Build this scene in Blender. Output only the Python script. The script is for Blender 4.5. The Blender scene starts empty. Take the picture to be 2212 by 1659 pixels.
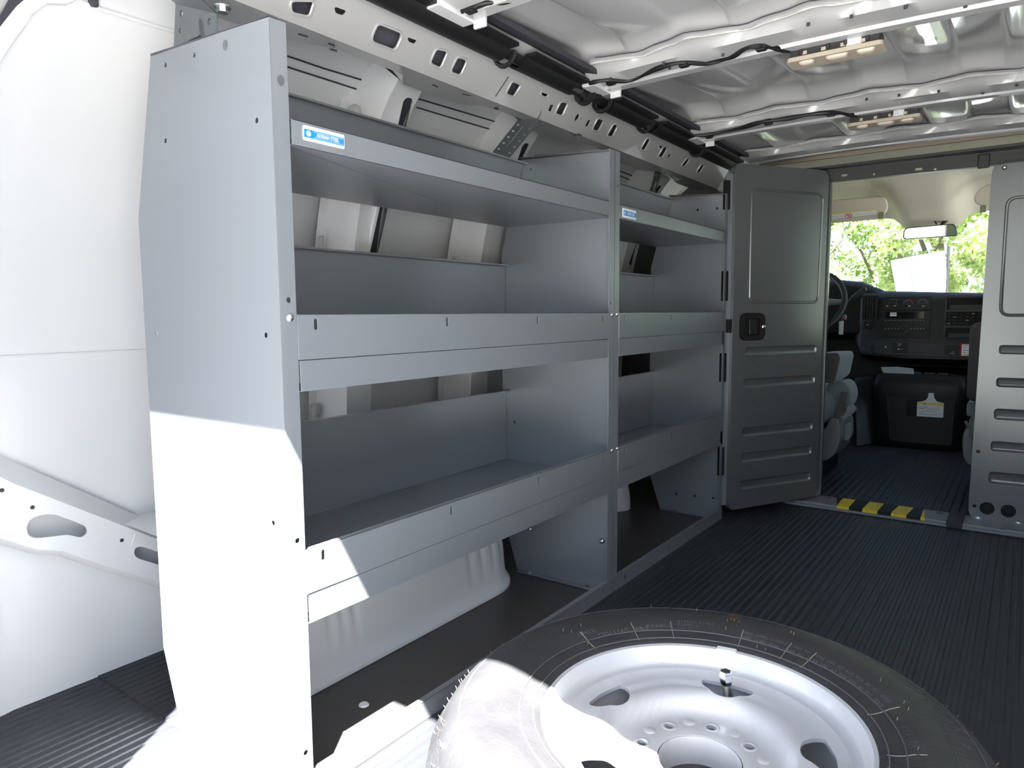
import bpy, bmesh, math, random
from mathutils import Vector, Matrix
from mathutils.geometry import delaunay_2d_cdt

random.seed(7)
SC = bpy.context.scene
COL = SC.collection
# ------------------------------------------------------------------ camera
CAMP = Vector((0.91240, -0.66191, 0.78779))
RX = Vector((0.80907, 0.58766, -0.00744))
RY = Vector((-0.05184, 0.08396, 0.99512))
RZ = Vector((-0.58542, 0.80474, -0.09839))
FPX = 1525.2
cam_data = bpy.data.cameras.new('camera')
cam = bpy.data.objects.new('camera', cam_data)
COL.objects.link(cam)
M3 = Matrix((RX, RY, -RZ)).transposed()
cam.matrix_world = Matrix.Translation(CAMP) @ M3.to_4x4()
cam_data.sensor_width = 36.0
cam_data.lens = 36.0 * FPX / 2212.0
cam_data.clip_start = 0.02
cam_data.clip_end = 500
SC.camera = cam
# ------------------------------------------------------------------ world, sun, exposure
SUN_DIR = Vector((-0.68, 1.0, -2.0)).normalized()
w = bpy.data.worlds.new('world')
SC.world = w
w.use_nodes = True
wn = w.node_tree
bg = wn.nodes['Background']
sky = wn.nodes.new('ShaderNodeTexSky')
sky.sky_type = 'NISHITA'
sky.sun_disc = False
sky.sun_elevation = math.asin(-SUN_DIR.z)
sky.sun_rotation = math.atan2(-SUN_DIR.x, -SUN_DIR.y)
sky.air_density = 1.0
sky.dust_density = 1.5
sky.ozone_density = 1.0
wn.links.new(sky.outputs[0], bg.inputs[0])
bg.inputs[1].default_value = 0.21
sun_l = bpy.data.lights.new('sun', 'SUN')
sun_l.energy = 42.0
sun_l.angle = math.radians(0.55)
sun_l.color = (1.0, 0.98, 0.96)
sun_o = bpy.data.objects.new('sun', sun_l)
sun_o.rotation_euler = SUN_DIR.to_track_quat('-Z', 'Y').to_euler()
sun_o.location = (3, -4, 6)
COL.objects.link(sun_o)
SC.view_settings.view_transform = 'Standard'
SC.view_settings.look = 'None'
SC.view_settings.exposure = 1.32
SC.view_settings.gamma = 1.0
SC.view_settings.use_curve_mapping = False
try:
    SC.cycles.max_bounces = 14
    SC.cycles.diffuse_bounces = 8
    SC.cycles.glossy_bounces = 6
    SC.cycles.transparent_max_bounces = 24
    SC.cycles.sample_clamp_indirect = 8.0
    SC.cycles.use_denoising = True
except Exception:
    pass

# ------------------------------------------------------------------ materials
MATS = {}
def mat(name, col, rough=0.5, metal=0.0, coat=0.0, spec=0.5, bump=0.0, bscale=60.0, var=0.06, vscale=6.0, sheen=0.0):
    if name in MATS: return MATS[name]
    m = bpy.data.materials.new(name); m.use_nodes = True
    nt = m.node_tree; b = nt.nodes['Principled BSDF']
    tc = nt.nodes.new('ShaderNodeTexCoord')
    nz = nt.nodes.new('ShaderNodeTexNoise'); nz.inputs['Scale'].default_value = vscale; nz.inputs['Detail'].default_value = 4
    nt.links.new(tc.outputs['Object'], nz.inputs['Vector'])
    mx = nt.nodes.new('ShaderNodeMix'); mx.data_type = 'RGBA'
    mx.inputs[6].default_value = (*[c * (1 - var) for c in col], 1)
    mx.inputs[7].default_value = (*[min(1, c * (1 + var)) for c in col], 1)
    nt.links.new(nz.outputs['Fac'], mx.inputs[0])
    nt.links.new(mx.outputs[2], b.inputs['Base Color'])
    b.inputs['Roughness'].default_value = rough
    b.inputs['Metallic'].default_value = metal
    b.inputs['Coat Weight'].default_value = coat
    b.inputs['Coat Roughness'].default_value = 0.06
    b.inputs['Specular IOR Level'].default_value = spec
    b.inputs['Sheen Weight'].default_value = sheen
    if bump:
        n2 = nt.nodes.new('ShaderNodeTexNoise'); n2.inputs['Scale'].default_value = bscale; n2.inputs['Detail'].default_value = 3
        nt.links.new(tc.outputs['Object'], n2.inputs['Vector'])
        bp = nt.nodes.new('ShaderNodeBump'); bp.inputs['Strength'].default_value = bump; bp.inputs['Distance'].default_value = 0.002
        nt.links.new(n2.outputs['Fac'], bp.inputs['Height'])
        nt.links.new(bp.outputs[0], b.inputs['Normal'])
    MATS[name] = m
    return m
GRAY = mat('gray_powder_coat', (.27, .287, .31), .30, metal=.40, spec=.6, bump=.05, bscale=400, var=.02)
GRAYD = mat('gray_panel_paint', (.17, .178, .185), .27, metal=.50, spec=.6, bump=.04, bscale=400, var=.02)
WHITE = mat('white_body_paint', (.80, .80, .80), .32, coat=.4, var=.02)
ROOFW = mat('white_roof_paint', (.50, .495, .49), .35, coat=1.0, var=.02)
RUBBER = mat('floor_rubber', (.028, .030, .036), .5, spec=.40, bump=.25, bscale=220, var=.25, vscale=14)
LINER = mat('floor_liner', (.065, .060, .058), .42, spec=.5, bump=.06, bscale=300, var=.15)
BLACK = mat('black_plastic', (.014, .014, .016), .42, var=.1)
BLACKS = mat('black_trough_plastic', (.010, .010, .011), .5, var=.1)
DASH = mat('dash_plastic', (.020, .021, .025), .5, bump=.2, bscale=500, var=.06)
DASHD = mat('dash_dark_plastic', (.006, .0065, .008), .45, spec=.3, var=.1)
BEIGE = mat('headliner_cloth', (.60, .54, .45), .85, bump=.2, bscale=500, var=.04)
BEIGEP = mat('lamp_beige_plastic', (.50, .42, .33), .45, var=.04)
LENS = mat('lamp_lens', (.62, .52, .42), .25, var=.03)
STEEL = mat('zinc_steel', (.55, .57, .58), .32, metal=1.0, var=.1, vscale=40)
BRK = mat('galvanized_bracket', (.20, .22, .23), .40, metal=.7, var=.15, vscale=30)
RIM = mat('silver_wheel_paint', (.55, .56, .58), .34, metal=.35, coat=.3, var=.05)
TIRE = mat('tire_rubber', (.032, .032, .034), .46, spec=.5, bump=.35, bscale=120, var=.35, vscale=18)
TIREL = mat('tire_raised_mark', (.070, .070, .074), .5, var=.1)
LETTER = mat('tire_lettering', (.13, .13, .135), .5, var=.1)
HAIR = mat('tire_vent_hair', (.35, .31, .22), .5)
RUST = mat('rust_paint_mark', (.22, .10, .03), .7, var=.4, vscale=200)
YEL = mat('yellow_rubber', (.72, .55, .02), .45, var=.06)
BLK = mat('black_rubber', (.011, .0105, .0105), .6, spec=.3, var=.1)
TEAL = mat('seat_cloth', (.17, .20, .21), .8, sheen=.2, bump=.3, bscale=400)
SEATD = mat('seat_dark_cloth', (.07, .065, .065), .8, bump=.3, bscale=400)
SEATP = mat('seat_plastic', (.15, .155, .165), .4)
PAPER = mat('paper', (.72, .74, .76), .6, var=.02)
PAPERG = mat('gray_paper', (.30, .31, .33), .6, var=.05)
TAGY = mat('tag_yellow', (.80, .58, .15), .6)
INK = mat('ink', (.10, .10, .11), .6)
REDP = mat('red_print', (.55, .03, .03), .5)
BLUEP = mat('blue_print', (.03, .16, .50), .5)
LBLUE = mat('decal_blue', (.015, .24, .62), .4, var=.02)
LWHITE = mat('decal_white', (.85, .86, .88), .4, var=.01)
AMBER = mat('amber_print', (.35, .14, .02), .4)
CHROME = mat('chrome', (.8, .8, .82), .12, metal=1.0, var=.02)
MIRR = mat('mirror_glass', (.85, .87, .88), .02, metal=1.0, var=.0)
FOAM = mat('sealant_foam', (.55, .54, .52), .9, bump=1.0, bscale=150, var=.15, vscale=60)
HDARK = mat('header_dark_paint', (.035, .034, .036), .4)
LAWN = mat('dark_lawn', (.050, .058, .030), .95, bump=.6, bscale=30, var=.25, vscale=3)
GROUND = mat('concrete_ground', (.25, .25, .245), .9, bump=.4, bscale=20, var=.12, vscale=1.5)
BARK = mat('bark', (.14, .11, .08), .9, bump=.8, bscale=20, var=.3)
BANNER = mat('banner_cloth', (.80, .84, .86), .6, var=.01)
BANG = mat('banner_green', (.004, .045, .030), .6)
BOOT = mat('cavity_shade_and_seal', (.05, .048, .06), .7)  # dark seals and seams, also the painted shade in slots and holes

def glass_mat():
    m = bpy.data.materials.new('window_glass'); m.use_nodes = True
    nt = m.node_tree; nt.nodes.remove(nt.nodes['Principled BSDF'])
    out = nt.nodes['Material Output']
    tr = nt.nodes.new('ShaderNodeBsdfTransparent'); tr.inputs[0].default_value = (.74, .80, .76, 1)
    gl = nt.nodes.new('ShaderNodeBsdfGlossy'); gl.inputs['Roughness'].default_value = .01
    fr = nt.nodes.new('ShaderNodeFresnel'); fr.inputs[0].default_value = 1.5
    mx = nt.nodes.new('ShaderNodeMixShader')
    nt.links.new(fr.outputs[0], mx.inputs[0]); nt.links.new(tr.outputs[0], mx.inputs[1]); nt.links.new(gl.outputs[0], mx.inputs[2])
    nt.links.new(mx.outputs[0], out.inputs[0])
    return m
GLASS = glass_mat()
def leaf_mat(name, c1, c2):
    m = bpy.data.materials.new(name); m.use_nodes = True
    nt = m.node_tree; b = nt.nodes['Principled BSDF']
    tc = nt.nodes.new('ShaderNodeTexCoord')
    nz = nt.nodes.new('ShaderNodeTexNoise'); nz.inputs['Scale'].default_value = 2.2; nz.inputs['Detail'].default_value = 6
    nt.links.new(tc.outputs['Object'], nz.inputs['Vector'])
    cr = nt.nodes.new('ShaderNodeValToRGB')
    cr.color_ramp.elements[0].position = .35; cr.color_ramp.elements[0].color = (*c1, 1)
    cr.color_ramp.elements[1].position = .65; cr.color_ramp.elements[1].color = (*c2, 1)
    nt.links.new(nz.outputs['Fac'], cr.inputs[0])
    tl = nt.nodes.new('ShaderNodeBsdfTranslucent')
    mx = nt.nodes.new('ShaderNodeMixShader'); mx.inputs[0].default_value = .35
    nt.links.new(cr.outputs[0], b.inputs['Base Color']); nt.links.new(cr.outputs[0], tl.inputs[0])
    b.inputs['Roughness'].default_value = .5
    nt.links.new(b.outputs[0], mx.inputs[1]); nt.links.new(tl.outputs[0], mx.inputs[2])
    nt.links.new(mx.outputs[0], nt.nodes['Material Output'].inputs[0])
    return m
LEAF1 = leaf_mat('leaf_light', (.26, .36, .12), (.66, .70, .36))
LEAF2 = leaf_mat('leaf_mid', (.20, .30, .10), (.50, .58, .26))

# ------------------------------------------------------------------ helpers
def ray(px, py):
    return (RX * (px - 1106) / FPX - RY * (py - 829.5) / FPX + RZ)
class Frame:
    """a plane with origin o, axes a (u), b (v) and normal n (w)"""
    def __init__(s, o, a, b):
        s.o = Vector(o); s.a = Vector(a).normalized(); s.b = Vector(b).normalized(); s.n = s.a.cross(s.b)
    def at(s, u, v, w=0.0): return s.o + s.a * u + s.b * v + s.n * w
    def uv(s, px, py):
        d = ray(px, py); t = (s.o - CAMP).dot(s.n) / d.dot(s.n); p = CAMP + d * t - s.o
        return (p.dot(s.a), p.dot(s.b))
    def uvs(s, pts): return [s.uv(*p) for p in pts]
    def pt(s, px, py, w=0.0):
        u, v = s.uv(px, py); return s.at(u, v, w)
def FY(y): return Frame((0, y, 0), (1, 0, 0), (0, 0, 1))        # faces -y
def FX(x): return Frame((x, 0, 0), (0, 1, 0), (0, 0, 1))        # faces +x
def FZ(z): return Frame((0, 0, z), (1, 0, 0), (0, 1, 0))        # faces +z

def area(p): return sum(p[i][0] * p[(i + 1) % len(p)][1] - p[(i + 1) % len(p)][0] * p[i][1] for i in range(len(p))) / 2
def ccw(p): return p if area(p) > 0 else p[::-1]
def inpoly(x, y, p):
    r = False; j = len(p) - 1
    for i in range(len(p)):
        if (p[i][1] > y) != (p[j][1] > y) and x < (p[j][0] - p[i][0]) * (y - p[i][1]) / (p[j][1] - p[i][1]) + p[i][0]: r = not r
        j = i
    return r
def rpoly(pts, r, seg=4):
    out = []; n = len(pts)
    rr = r if isinstance(r, (list, tuple)) else [r] * n
    for i in range(n):
        p0 = Vector(pts[i - 1]); p1 = Vector(pts[i]); p2 = Vector(pts[(i + 1) % n])
        d0 = (p0 - p1); d2 = (p2 - p1); l = min(d0.length, d2.length)
        q = rr[i]
        if q <= 0 or l < 1e-7: out.append(tuple(p1)); continue
        q = min(q, l * .49)
        a = p1 + d0.normalized() * q; b = p1 + d2.normalized() * q
        for k in range(seg + 1):
            t = k / seg
            out.append(tuple(a * (1 - t) ** 2 + p1 * 2 * t * (1 - t) + b * t * t))
    return out
def circ(c, r, n=12, ry=None):
    return [(c[0] + r * math.cos(2 * math.pi * k / n), c[1] + (ry or r) * math.sin(2 * math.pi * k / n)) for k in range(n)]
def rect(u0, v0, u1, v1, r=0, seg=4):
    p = [(u0, v0), (u1, v0), (u1, v1), (u0, v1)]
    return rpoly(p, r, seg) if r else p

class MB:
    def __init__(s): s.v = []; s.f = []
    def add(s, vs, fs):
        k = len(s.v); s.v += [Vector(x) for x in vs]; s.f += [tuple(i + k for i in f) for f in fs]; return s
    def box(s, a, b):
        x0, y0, z0 = [min(a[i], b[i]) for i in range(3)]; x1, y1, z1 = [max(a[i], b[i]) for i in range(3)]
        return s.add([(x0, y0, z0), (x1, y0, z0), (x1, y1, z0), (x0, y1, z0), (x0, y0, z1), (x1, y0, z1), (x1, y1, z1), (x0, y1, z1)],
                     [(0, 3, 2, 1), (4, 5, 6, 7), (0, 1, 5, 4), (1, 2, 6, 5), (2, 3, 7, 6), (3, 0, 4, 7)])
    def fbox(s, F, u0, v0, w0, u1, v1, w1):
        return s.prism(F, rect(min(u0, u1), min(v0, v1), max(u0, u1), max(v0, v1)), min(w0, w1), max(w0, w1))
    def prism(s, F, poly, w0, w1):
        """polygon (convex or not) extruded along the frame normal from w0 to w1"""
        poly = ccw(list(poly)); n = len(poly); at = F.at if isinstance(F, Frame) else F
        vs = [at(u, v, w0) for u, v in poly] + [at(u, v, w1) for u, v in poly]
        fs = [tuple(range(n - 1, -1, -1)), tuple(range(n, 2 * n))] + [(i, (i + 1) % n, n + (i + 1) % n, n + i) for i in range(n)]
        return s.add(vs, fs)
    def plate(s, F, outer, holes=(), th=.002, grid=0.0):
        """sheet with real holes, front at w=0, back at w=-th"""
        at = F.at if isinstance(F, Frame) else F
        outer = ccw(list(outer)); holes = [ccw(list(h)) for h in holes]
        pts = []; ed = []
        for loop in [outer] + holes:
            k = len(pts); n = len(loop); pts += [Vector(p) for p in loop]; ed += [(k + i, k + (i + 1) % n) for i in range(n)]
        if grid:
            xs = [p[0] for p in outer]; ys = [p[1] for p in outer]
            nx = max(1, int((max(xs) - min(xs)) / grid)); ny = max(1, int((max(ys) - min(ys)) / grid))
            for i in range(1, nx):
                for j in range(1, ny):
                    x = min(xs) + (max(xs) - min(xs)) * i / nx; y = min(ys) + (max(ys) - min(ys)) * j / ny
                    if inpoly(x, y, outer) and not any(inpoly(x, y, h) for h in holes): pts.append(Vector((x, y)))
        r = delaunay_2d_cdt(pts, ed, [], 0, 1e-6)
        P = r[0]; T = []
        for f in r[2]:
            cx = sum(P[i][0] for i in f) / len(f); cy = sum(P[i][1] for i in f) / len(f)
            if inpoly(cx, cy, outer) and not any(inpoly(cx, cy, h) for h in holes):
                T.append(tuple(f) if area([P[i] for i in f]) > 0 else tuple(f)[::-1])
        n = len(P); cnt = {}
        for f in T:
            for i in range(len(f)):
                a, b = f[i], f[(i + 1) % len(f)]; cnt[(a, b)] = 1
        bd = [(a, b) for (a, b) in cnt if (b, a) not in cnt]
        vs = [at(p[0], p[1], 0) for p in P] + [at(p[0], p[1], -th) for p in P]
        fs = T + [tuple(i + n for i in f[::-1]) for f in T] + [(b, a, a + n, b + n) for a, b in bd]
        return s.add(vs, fs)
    def tube(s, path, r, n=8, closed=False):
        path = [Vector(p) for p in path]; m = len(path); rings = []
        up = None
        for i in range(m):
            if closed: d = path[(i + 1) % m] - path[i - 1]
            else: d = path[min(i + 1, m - 1)] - path[max(i - 1, 0)]
            d.normalize()
            if up is None: up = d.orthogonal().normalized()
            up = (up - d * up.dot(d)).normalized(); sd = d.cross(up)
            ri = r[i] if isinstance(r, (list, tuple)) else r
            rings.append([path[i] + (up * math.cos(2 * math.pi * k / n) + sd * math.sin(2 * math.pi * k / n)) * ri for k in range(n)])
        vs = [p for q in rings for p in q]; fs = []
        for i in range(m if closed else m - 1):
            j = (i + 1) % m
            for k in range(n): fs.append((i * n + k, i * n + (k + 1) % n, j * n + (k + 1) % n, j * n + k))
        if not closed: fs += [tuple(range(n - 1, -1, -1)), tuple(range((m - 1) * n, m * n))]
        return s.add(vs, fs)
    def loft(s, secs, closed=True, caps=True):
        n = len(secs[0]); vs = [p for q in secs for p in q]; fs = []
        for i in range(len(secs) - 1):
            for k in range(n if closed else n - 1):
                fs.append((i * n + k, i * n + (k + 1) % n, (i + 1) * n + (k + 1) % n, (i + 1) * n + k))
        if caps and closed: fs += [tuple(range(n - 1, -1, -1)), tuple(range((len(secs) - 1) * n, len(secs) * n))]
        return s.add(vs, fs)
    def lathe(s, prof, F, n=48, closed=False):
        """prof: (radius, w) around the frame normal"""
        vs = []; m = len(prof)
        for k in range(n):
            c, q = math.cos(2 * math.pi * k / n), math.sin(2 * math.pi * k / n)
            vs += [F.at(r * c, r * q, w_) for r, w_ in prof]
        fs = []
        for k in range(n):
            j = (k + 1) % n
            for i in range(m if closed else m - 1):
                i2 = (i + 1) % m
                fs.append((k * m + i, j * m + i, j * m + i2, k * m + i2))
        return s.add(vs, fs)
    def build(s, name, material, parent=None, smooth=35, bevel=0.0, seg=2, sub=0, solid=0.0, label=None):
        me = bpy.data.meshes.new(name)
        off = ORG.get(parent.as_pointer(), Vector((0, 0, 0))) if parent else Vector((0, 0, 0))
        me.from_pydata([tuple(v - off) for v in s.v], [], s.f); me.update()
        bm = bmesh.new(); bm.from_mesh(me)
        bmesh.ops.remove_doubles(bm, verts=bm.verts, dist=1e-6)
        bmesh.ops.recalc_face_normals(bm, faces=bm.faces)
        bm.to_mesh(me); bm.free()
        if smooth:
            me.polygons.foreach_set('use_smooth', [True] * len(me.polygons))
            me.set_sharp_from_angle(angle=math.radians(smooth))
        me.materials.append(material)
        o = bpy.data.objects.new(name, me); COL.objects.link(o)
        if parent: o.parent = parent; ORG[o.as_pointer()] = off
        if bevel:
            b = o.modifiers.new('bevel', 'BEVEL'); b.width = bevel; b.segments = seg; b.limit_method = 'ANGLE'; b.angle_limit = math.radians(40); b.harden_normals = bool(smooth)
        if sub:
            b = o.modifiers.new('sub', 'SUBSURF'); b.levels = sub; b.render_levels = sub
        if solid:
            b = o.modifiers.new('solid', 'SOLIDIFY'); b.thickness = solid
        if label: o['label'] = label
        return o
ORG = {}
def thing(name, label, cat, loc, group=None):
    o = bpy.data.objects.new(name, None); o.empty_display_size = .05; COL.objects.link(o)
    o.location = loc; ORG[o.as_pointer()] = Vector(loc)
    o['label'] = label; o['category'] = cat
    if group: o['group'] = group
    return o
def struct(o): o['kind'] = 'structure'; return o
def tag(o, label, cat, group=None):
    o['label'] = label; o['category'] = cat
    if group: o['group'] = group
    return o
def copy_tree(o, parent=None):
    c = o.copy(); COL.objects.link(c)
    if parent: c.parent = parent
    for ch in list(o.children): copy_tree(ch, c)
    return c
def text_mb(txt, F, height, align='CENTER', th=.0004, font_scale_x=1.0, thick=0.0):
    cu = bpy.data.curves.new('txt', 'FONT'); cu.body = txt; cu.size = 1.0; cu.align_x = align; cu.align_y = 'CENTER'
    cu.resolution_u = 2; cu.offset = thick
    ob = bpy.data.objects.new('txt', cu); COL.objects.link(ob)
    dg = bpy.context.evaluated_depsgraph_get(); me = bpy.data.meshes.new_from_object(ob.evaluated_get(dg))
    mb = MB()
    k = height / 0.70
    n = len(me.vertices)
    vs = [F.at(v.co.x * k * font_scale_x, v.co.y * k, th) for v in me.vertices]
    mb.add(vs, [tuple(p.vertices) for p in me.polygons])
    COL.objects.unlink(ob); bpy.data.objects.remove(ob); bpy.data.curves.remove(cu); bpy.data.meshes.remove(me)
    return mb
def bolt(F, u, v, r=.006, h=.004, n=12, dome=True):
    mb = MB(); f2 = Frame(F.at(u, v, 0), F.a, F.b)
    if dome: mb.lathe([(0, h), (r * .45, h * .93), (r * .8, h * .6), (r, 0)], f2, n)
    else:
        mb.prism(f2, circ((0, 0), r * 1.5, 14), 0, h * .25); mb.prism(f2, circ((0, 0), r, 6), h * .25, h)
    return mb
def bead(F, poly, r=.003):
    """pressed bead: tube half sunk in the sheet along a closed outline"""
    return MB().tube([F.at(u, v, 0) for u, v in poly], r, 8, True)
def pill_outline(u0, v0, u1, v1): return rect(u0, v0, u1, v1, abs(v1 - v0) / 2 * .7, 4)
def pill(F, u0, v0, u1, v1, h=.006):
    """pressed stadium rib: a shallow dish set into a hole of the same outline"""
    r = abs(v1 - v0) / 2 * .7; o = pill_outline(u0, v0, u1, v1); ins = abs(v1 - v0) * .24
    i = rect(u0 + ins, v0 + ins, u1 - ins, v1 - ins, max(r - ins, .001), 4)
    mid = [(a[0] * .6 + b[0] * .4, a[1] * .6 + b[1] * .4) for a, b in zip(o, i)]
    big = [(a[0] * 1.0, a[1]) for a in o]; n = len(o)
    mb = MB(); mb.loft([[F.at(*p, .0) for p in big], [F.at(*p, -h * .75) for p in mid], [F.at(*p, -h) for p in i]], True, False)
    mb.add([F.at(*p, -h) for p in i], [tuple(range(n))])
    return mb

# ================================================================== SETTING
FLZ = FZ(0)
# ---- cargo floor: ribbed rubber mat
def ribbed(x0, x1, y0, y1, z, pitch=.022, h=.0014, duty=.5):
    mb = MB(); prof = []; x = x0
    while x < x1:
        prof += [(x, z), (x + pitch * .16, z + h), (x + pitch * duty, z + h), (x + pitch * (duty + .16), z)]; x += pitch
    prof.append((x1, z))
    mb.loft([[Vector((p[0], y, p[1])) for p in prof] for y in (y0, y1)], False)
    return mb
floor = struct(ribbed(0.002, 1.52, -.42, 2.50, -.003).build('floor', RUBBER, smooth=0))
ribbed(-.74, -.43, .0, .22, -.0005, h=.0020).build('floor_mat', RUBBER, floor, smooth=0)
ribbed(-.74, .002, -.42, .0, -.003, h=.0020).build('floor_mat', RUBBER, floor, smooth=0)
MB().box((-.76, .0, -.012), (.002, 2.5, -.0015)).build('floor_liner', LINER, floor, bevel=.001)
MB().box((-.85, -.45, -.06), (1.62, 2.52, -.010)).build('floor_pan', GRAYD, floor)
MB().lathe([(0, .003), (.009, .003), (.011, .0)], Frame(FZ(-.0015).pt(786, 1523), (1, 0, 0), (0, 1, 0)), 12).build('floor_plug', LWHITE, floor)

# ---- left wall: outer skin, ribs with slots, roof rail with punched holes
SK = [(-.705, -.02), (-.712, .25), (-.715, .55), (-.70, .80), (-.665, 1.0), (-.60, 1.17), (-.52, 1.30), (-.44, 1.385), (-.36, 1.425)]
def smoothprof(pr, n=6):
    out = []
    for i in range(len(pr) - 1):
        p0 = Vector(pr[max(i - 1, 0)]); p1 = Vector(pr[i]); p2 = Vector(pr[i + 1]); p3 = Vector(pr[min(i + 2, len(pr) - 1)])
        for k in range(n):
            t = k / n
            out.append(.5 * ((2 * p1) + (p2 - p0) * t + (2 * p0 - 5 * p1 + 4 * p2 - p3) * t * t + (3 * p1 - p0 - 3 * p2 + p3) * t ** 3))
    out.append(Vector(pr[-1])); return out
skin = smoothprof(SK)
def skin_at(y):
    # D pillar swells inward towards the rear opening
    k = max(0, (-.16 - y) / .26); k = min(1, k); k = k * k * (3 - 2 * k)
    return [Vector((p.x + .10 * k * (1 if p.y < 1.3 else .5), y, p.y)) for p in skin]
ys = [-.42, -.36, -.30, -.24, -.19, -.16, -.1, 0, .5, 1, 1.5, 2, 2.6]
wl = MB().loft([skin_at(y) for y in ys], False)
# outer body side a few centimetres out
wl.loft([[p + Vector((-.06, 0, 0)) for p in skin_at(y)] for y in ys][::-1], False)
wall_left = struct(wl.build('wall_left', WHITE, smooth=60))
# pressed seam lines along the upper skin
# (placed after skin_hit below)
MB().tube([(-.7065 , y, .713) for y in (-.18, 0, .2)], .0022, 6).build('pressed_seam', WHITE, wall_left)
def skin_hit(px_, py_, off=.004):
    d = ray(px_, py_); t = .3
    while t < 4:
        p = CAMP + d * t; pr_ = skin_at(p.y)
        for a, b in zip(pr_, pr_[1:]):
            if a.z <= p.z <= b.z:
                if p.x < a.x + (b.x - a.x) * (p.z - a.z) / (b.z - a.z) + off: return p
                break
        t += .002
    return CAMP + d * 1.7
for q in (((600, 114), (700, 148), (845, 192)), ((600, 138), (700, 170), (836, 214)), ((905, 214), (1000, 242), (1100, 272)), ((900, 232), (1000, 262), (1095, 290)), ((1335, 368), (1380, 386), (1425, 402)), ((1335, 378), (1380, 397), (1425, 414))):
    MB().tube([skin_hit(*p) for p in q], .0022, 6).build('pressed_seam', BOOT, wall_left)
MB().tube([skin_hit(*p, .004) for p in ((170, 2), (212, 18), (290, 42), (380, 69))], .005, 8).build('rail_flange', WHITE, wall_left)
MB().tube([skin_hit(*p, .006) for p in ((192, -6), (203, 6), (210, 14))], [.004, .010, .003], 8).build('rail_notch', BOOT, wall_left)
# vertical ribs
RB = [(-.345, 1.355), (-.40, 1.29), (-.455, 1.18), (-.495, 1.06), (-.525, .93), (-.55, .78), (-.565, .60), (-.575, .42), (-.58, .26)]
rbp = smoothprof(RB, 4)
acc = [0]
for i in range(1, len(rbp)): acc.append(acc[-1] + (rbp[i] - rbp[i - 1]).length)
SL = acc[-1]
def rib_fn(yc):
    def fn(u, v, w):
        s = min(max(v, 0), SL - 1e-6); i = 0
        while i < len(acc) - 2 and acc[i + 1] < s: i += 1
        t = (s - acc[i]) / (acc[i + 1] - acc[i]); p = rbp[i].lerp(rbp[i + 1], t); d = (rbp[i + 1] - rbp[i]).normalized()
        n = Vector((-d.y, d.x)) if -d.y > 0 else Vector((d.y, -d.x))
        return Vector((p.x + n.x * w, yc + u, p.y + n.y * w))
    return fn
def wall_rib(yc, wd, slots, name='wall_rib'):
    fn = rib_fn(yc); mb = MB()
    hl = [rpoly([(u0, a), (u1, a), (u1, b), (u0, b)], abs(u1 - u0) * .5, 5) for (u0, u1, a, b) in slots]
    outer = [(-wd / 2, 0)] + [(wd / 2, 0)] + [(wd / 2, SL * k / 24) for k in range(1, 25)] + [(-wd / 2, SL * k / 24) for k in range(24, 0, -1)]
    mb.plate(fn, outer, hl, .004, grid=.03)
    # sloping shoulders back to the skin
    for sgn in (-1, 1):
        secs = []
        for k in range(25):
            v = SL * k / 24
            secs.append([fn(sgn * wd / 2, v, 0), fn(sgn * (wd / 2 + .012), v, -.03), fn(sgn * (wd / 2 + .02), v, -.10), fn(sgn * (wd / 2 + .045), v, -.104), ])
        mb.loft(secs, False)
    o = mb.build(name, WHITE, wall_left, smooth=50)
    for (u0, u1, a, b) in slots:
        MB().plate(lambda u, v, w, fn=fn: fn(u, v, w - .010), [(u0 - .008, a - .008), (u1 + .008, a - .008)] + [(u1 + .008, a + (b - a) * k / 10) for k in range(1, 11)] + [(u0 - .008, a + (b - a) * k / 10) for k in range(10, 0, -1)], [], .002, grid=.03).build('slot_shade_plate', BOOT, wall_left)  # dark backing that paints the shade behind the slot
    return o
wall_rib(.655, .088, [(.004, .034, .035, .50)])
wall_rib(1.185, .088, [(.004, .034, .05, .30)])
wall_rib(1.71, .088, [(.004, .034, .05, .30)])
wall_rib(2.17, .11, [(.0, .034, .04, .40)])
for yc in (.655, 1.185):
    f = rib_fn(yc)
    for v, r in ((.62, .003), (.80, .003)):
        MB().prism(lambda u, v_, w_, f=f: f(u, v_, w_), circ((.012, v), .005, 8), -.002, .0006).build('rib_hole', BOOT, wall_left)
# sealant foam between rib and skin
for yc, runs in ((.575, [(.42, .60, .006), (.86, .98, .012)]), (1.105, [(.44, .58, .005)])):
    f = rib_fn(yc)
    for a, b, r in runs:
        n = 14; pth = [f(-.002 + random.uniform(-.003, .003), a + (b - a) * k / n, -.085 + random.uniform(-.004, .004)) for k in range(n + 1)]
        MB().tube(pth, [r * random.uniform(.7, 1.4) for _ in pth], 7).build('foam_sealant', FOAM, wall_left)
f = rib_fn(.572)
MB().tube([f(0, .10 + .012 * k, -.05 - .002 * k) for k in range(4)], [.008, .017, .014, .006], 8).build('foam_sealant', FOAM, wall_left)

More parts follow.
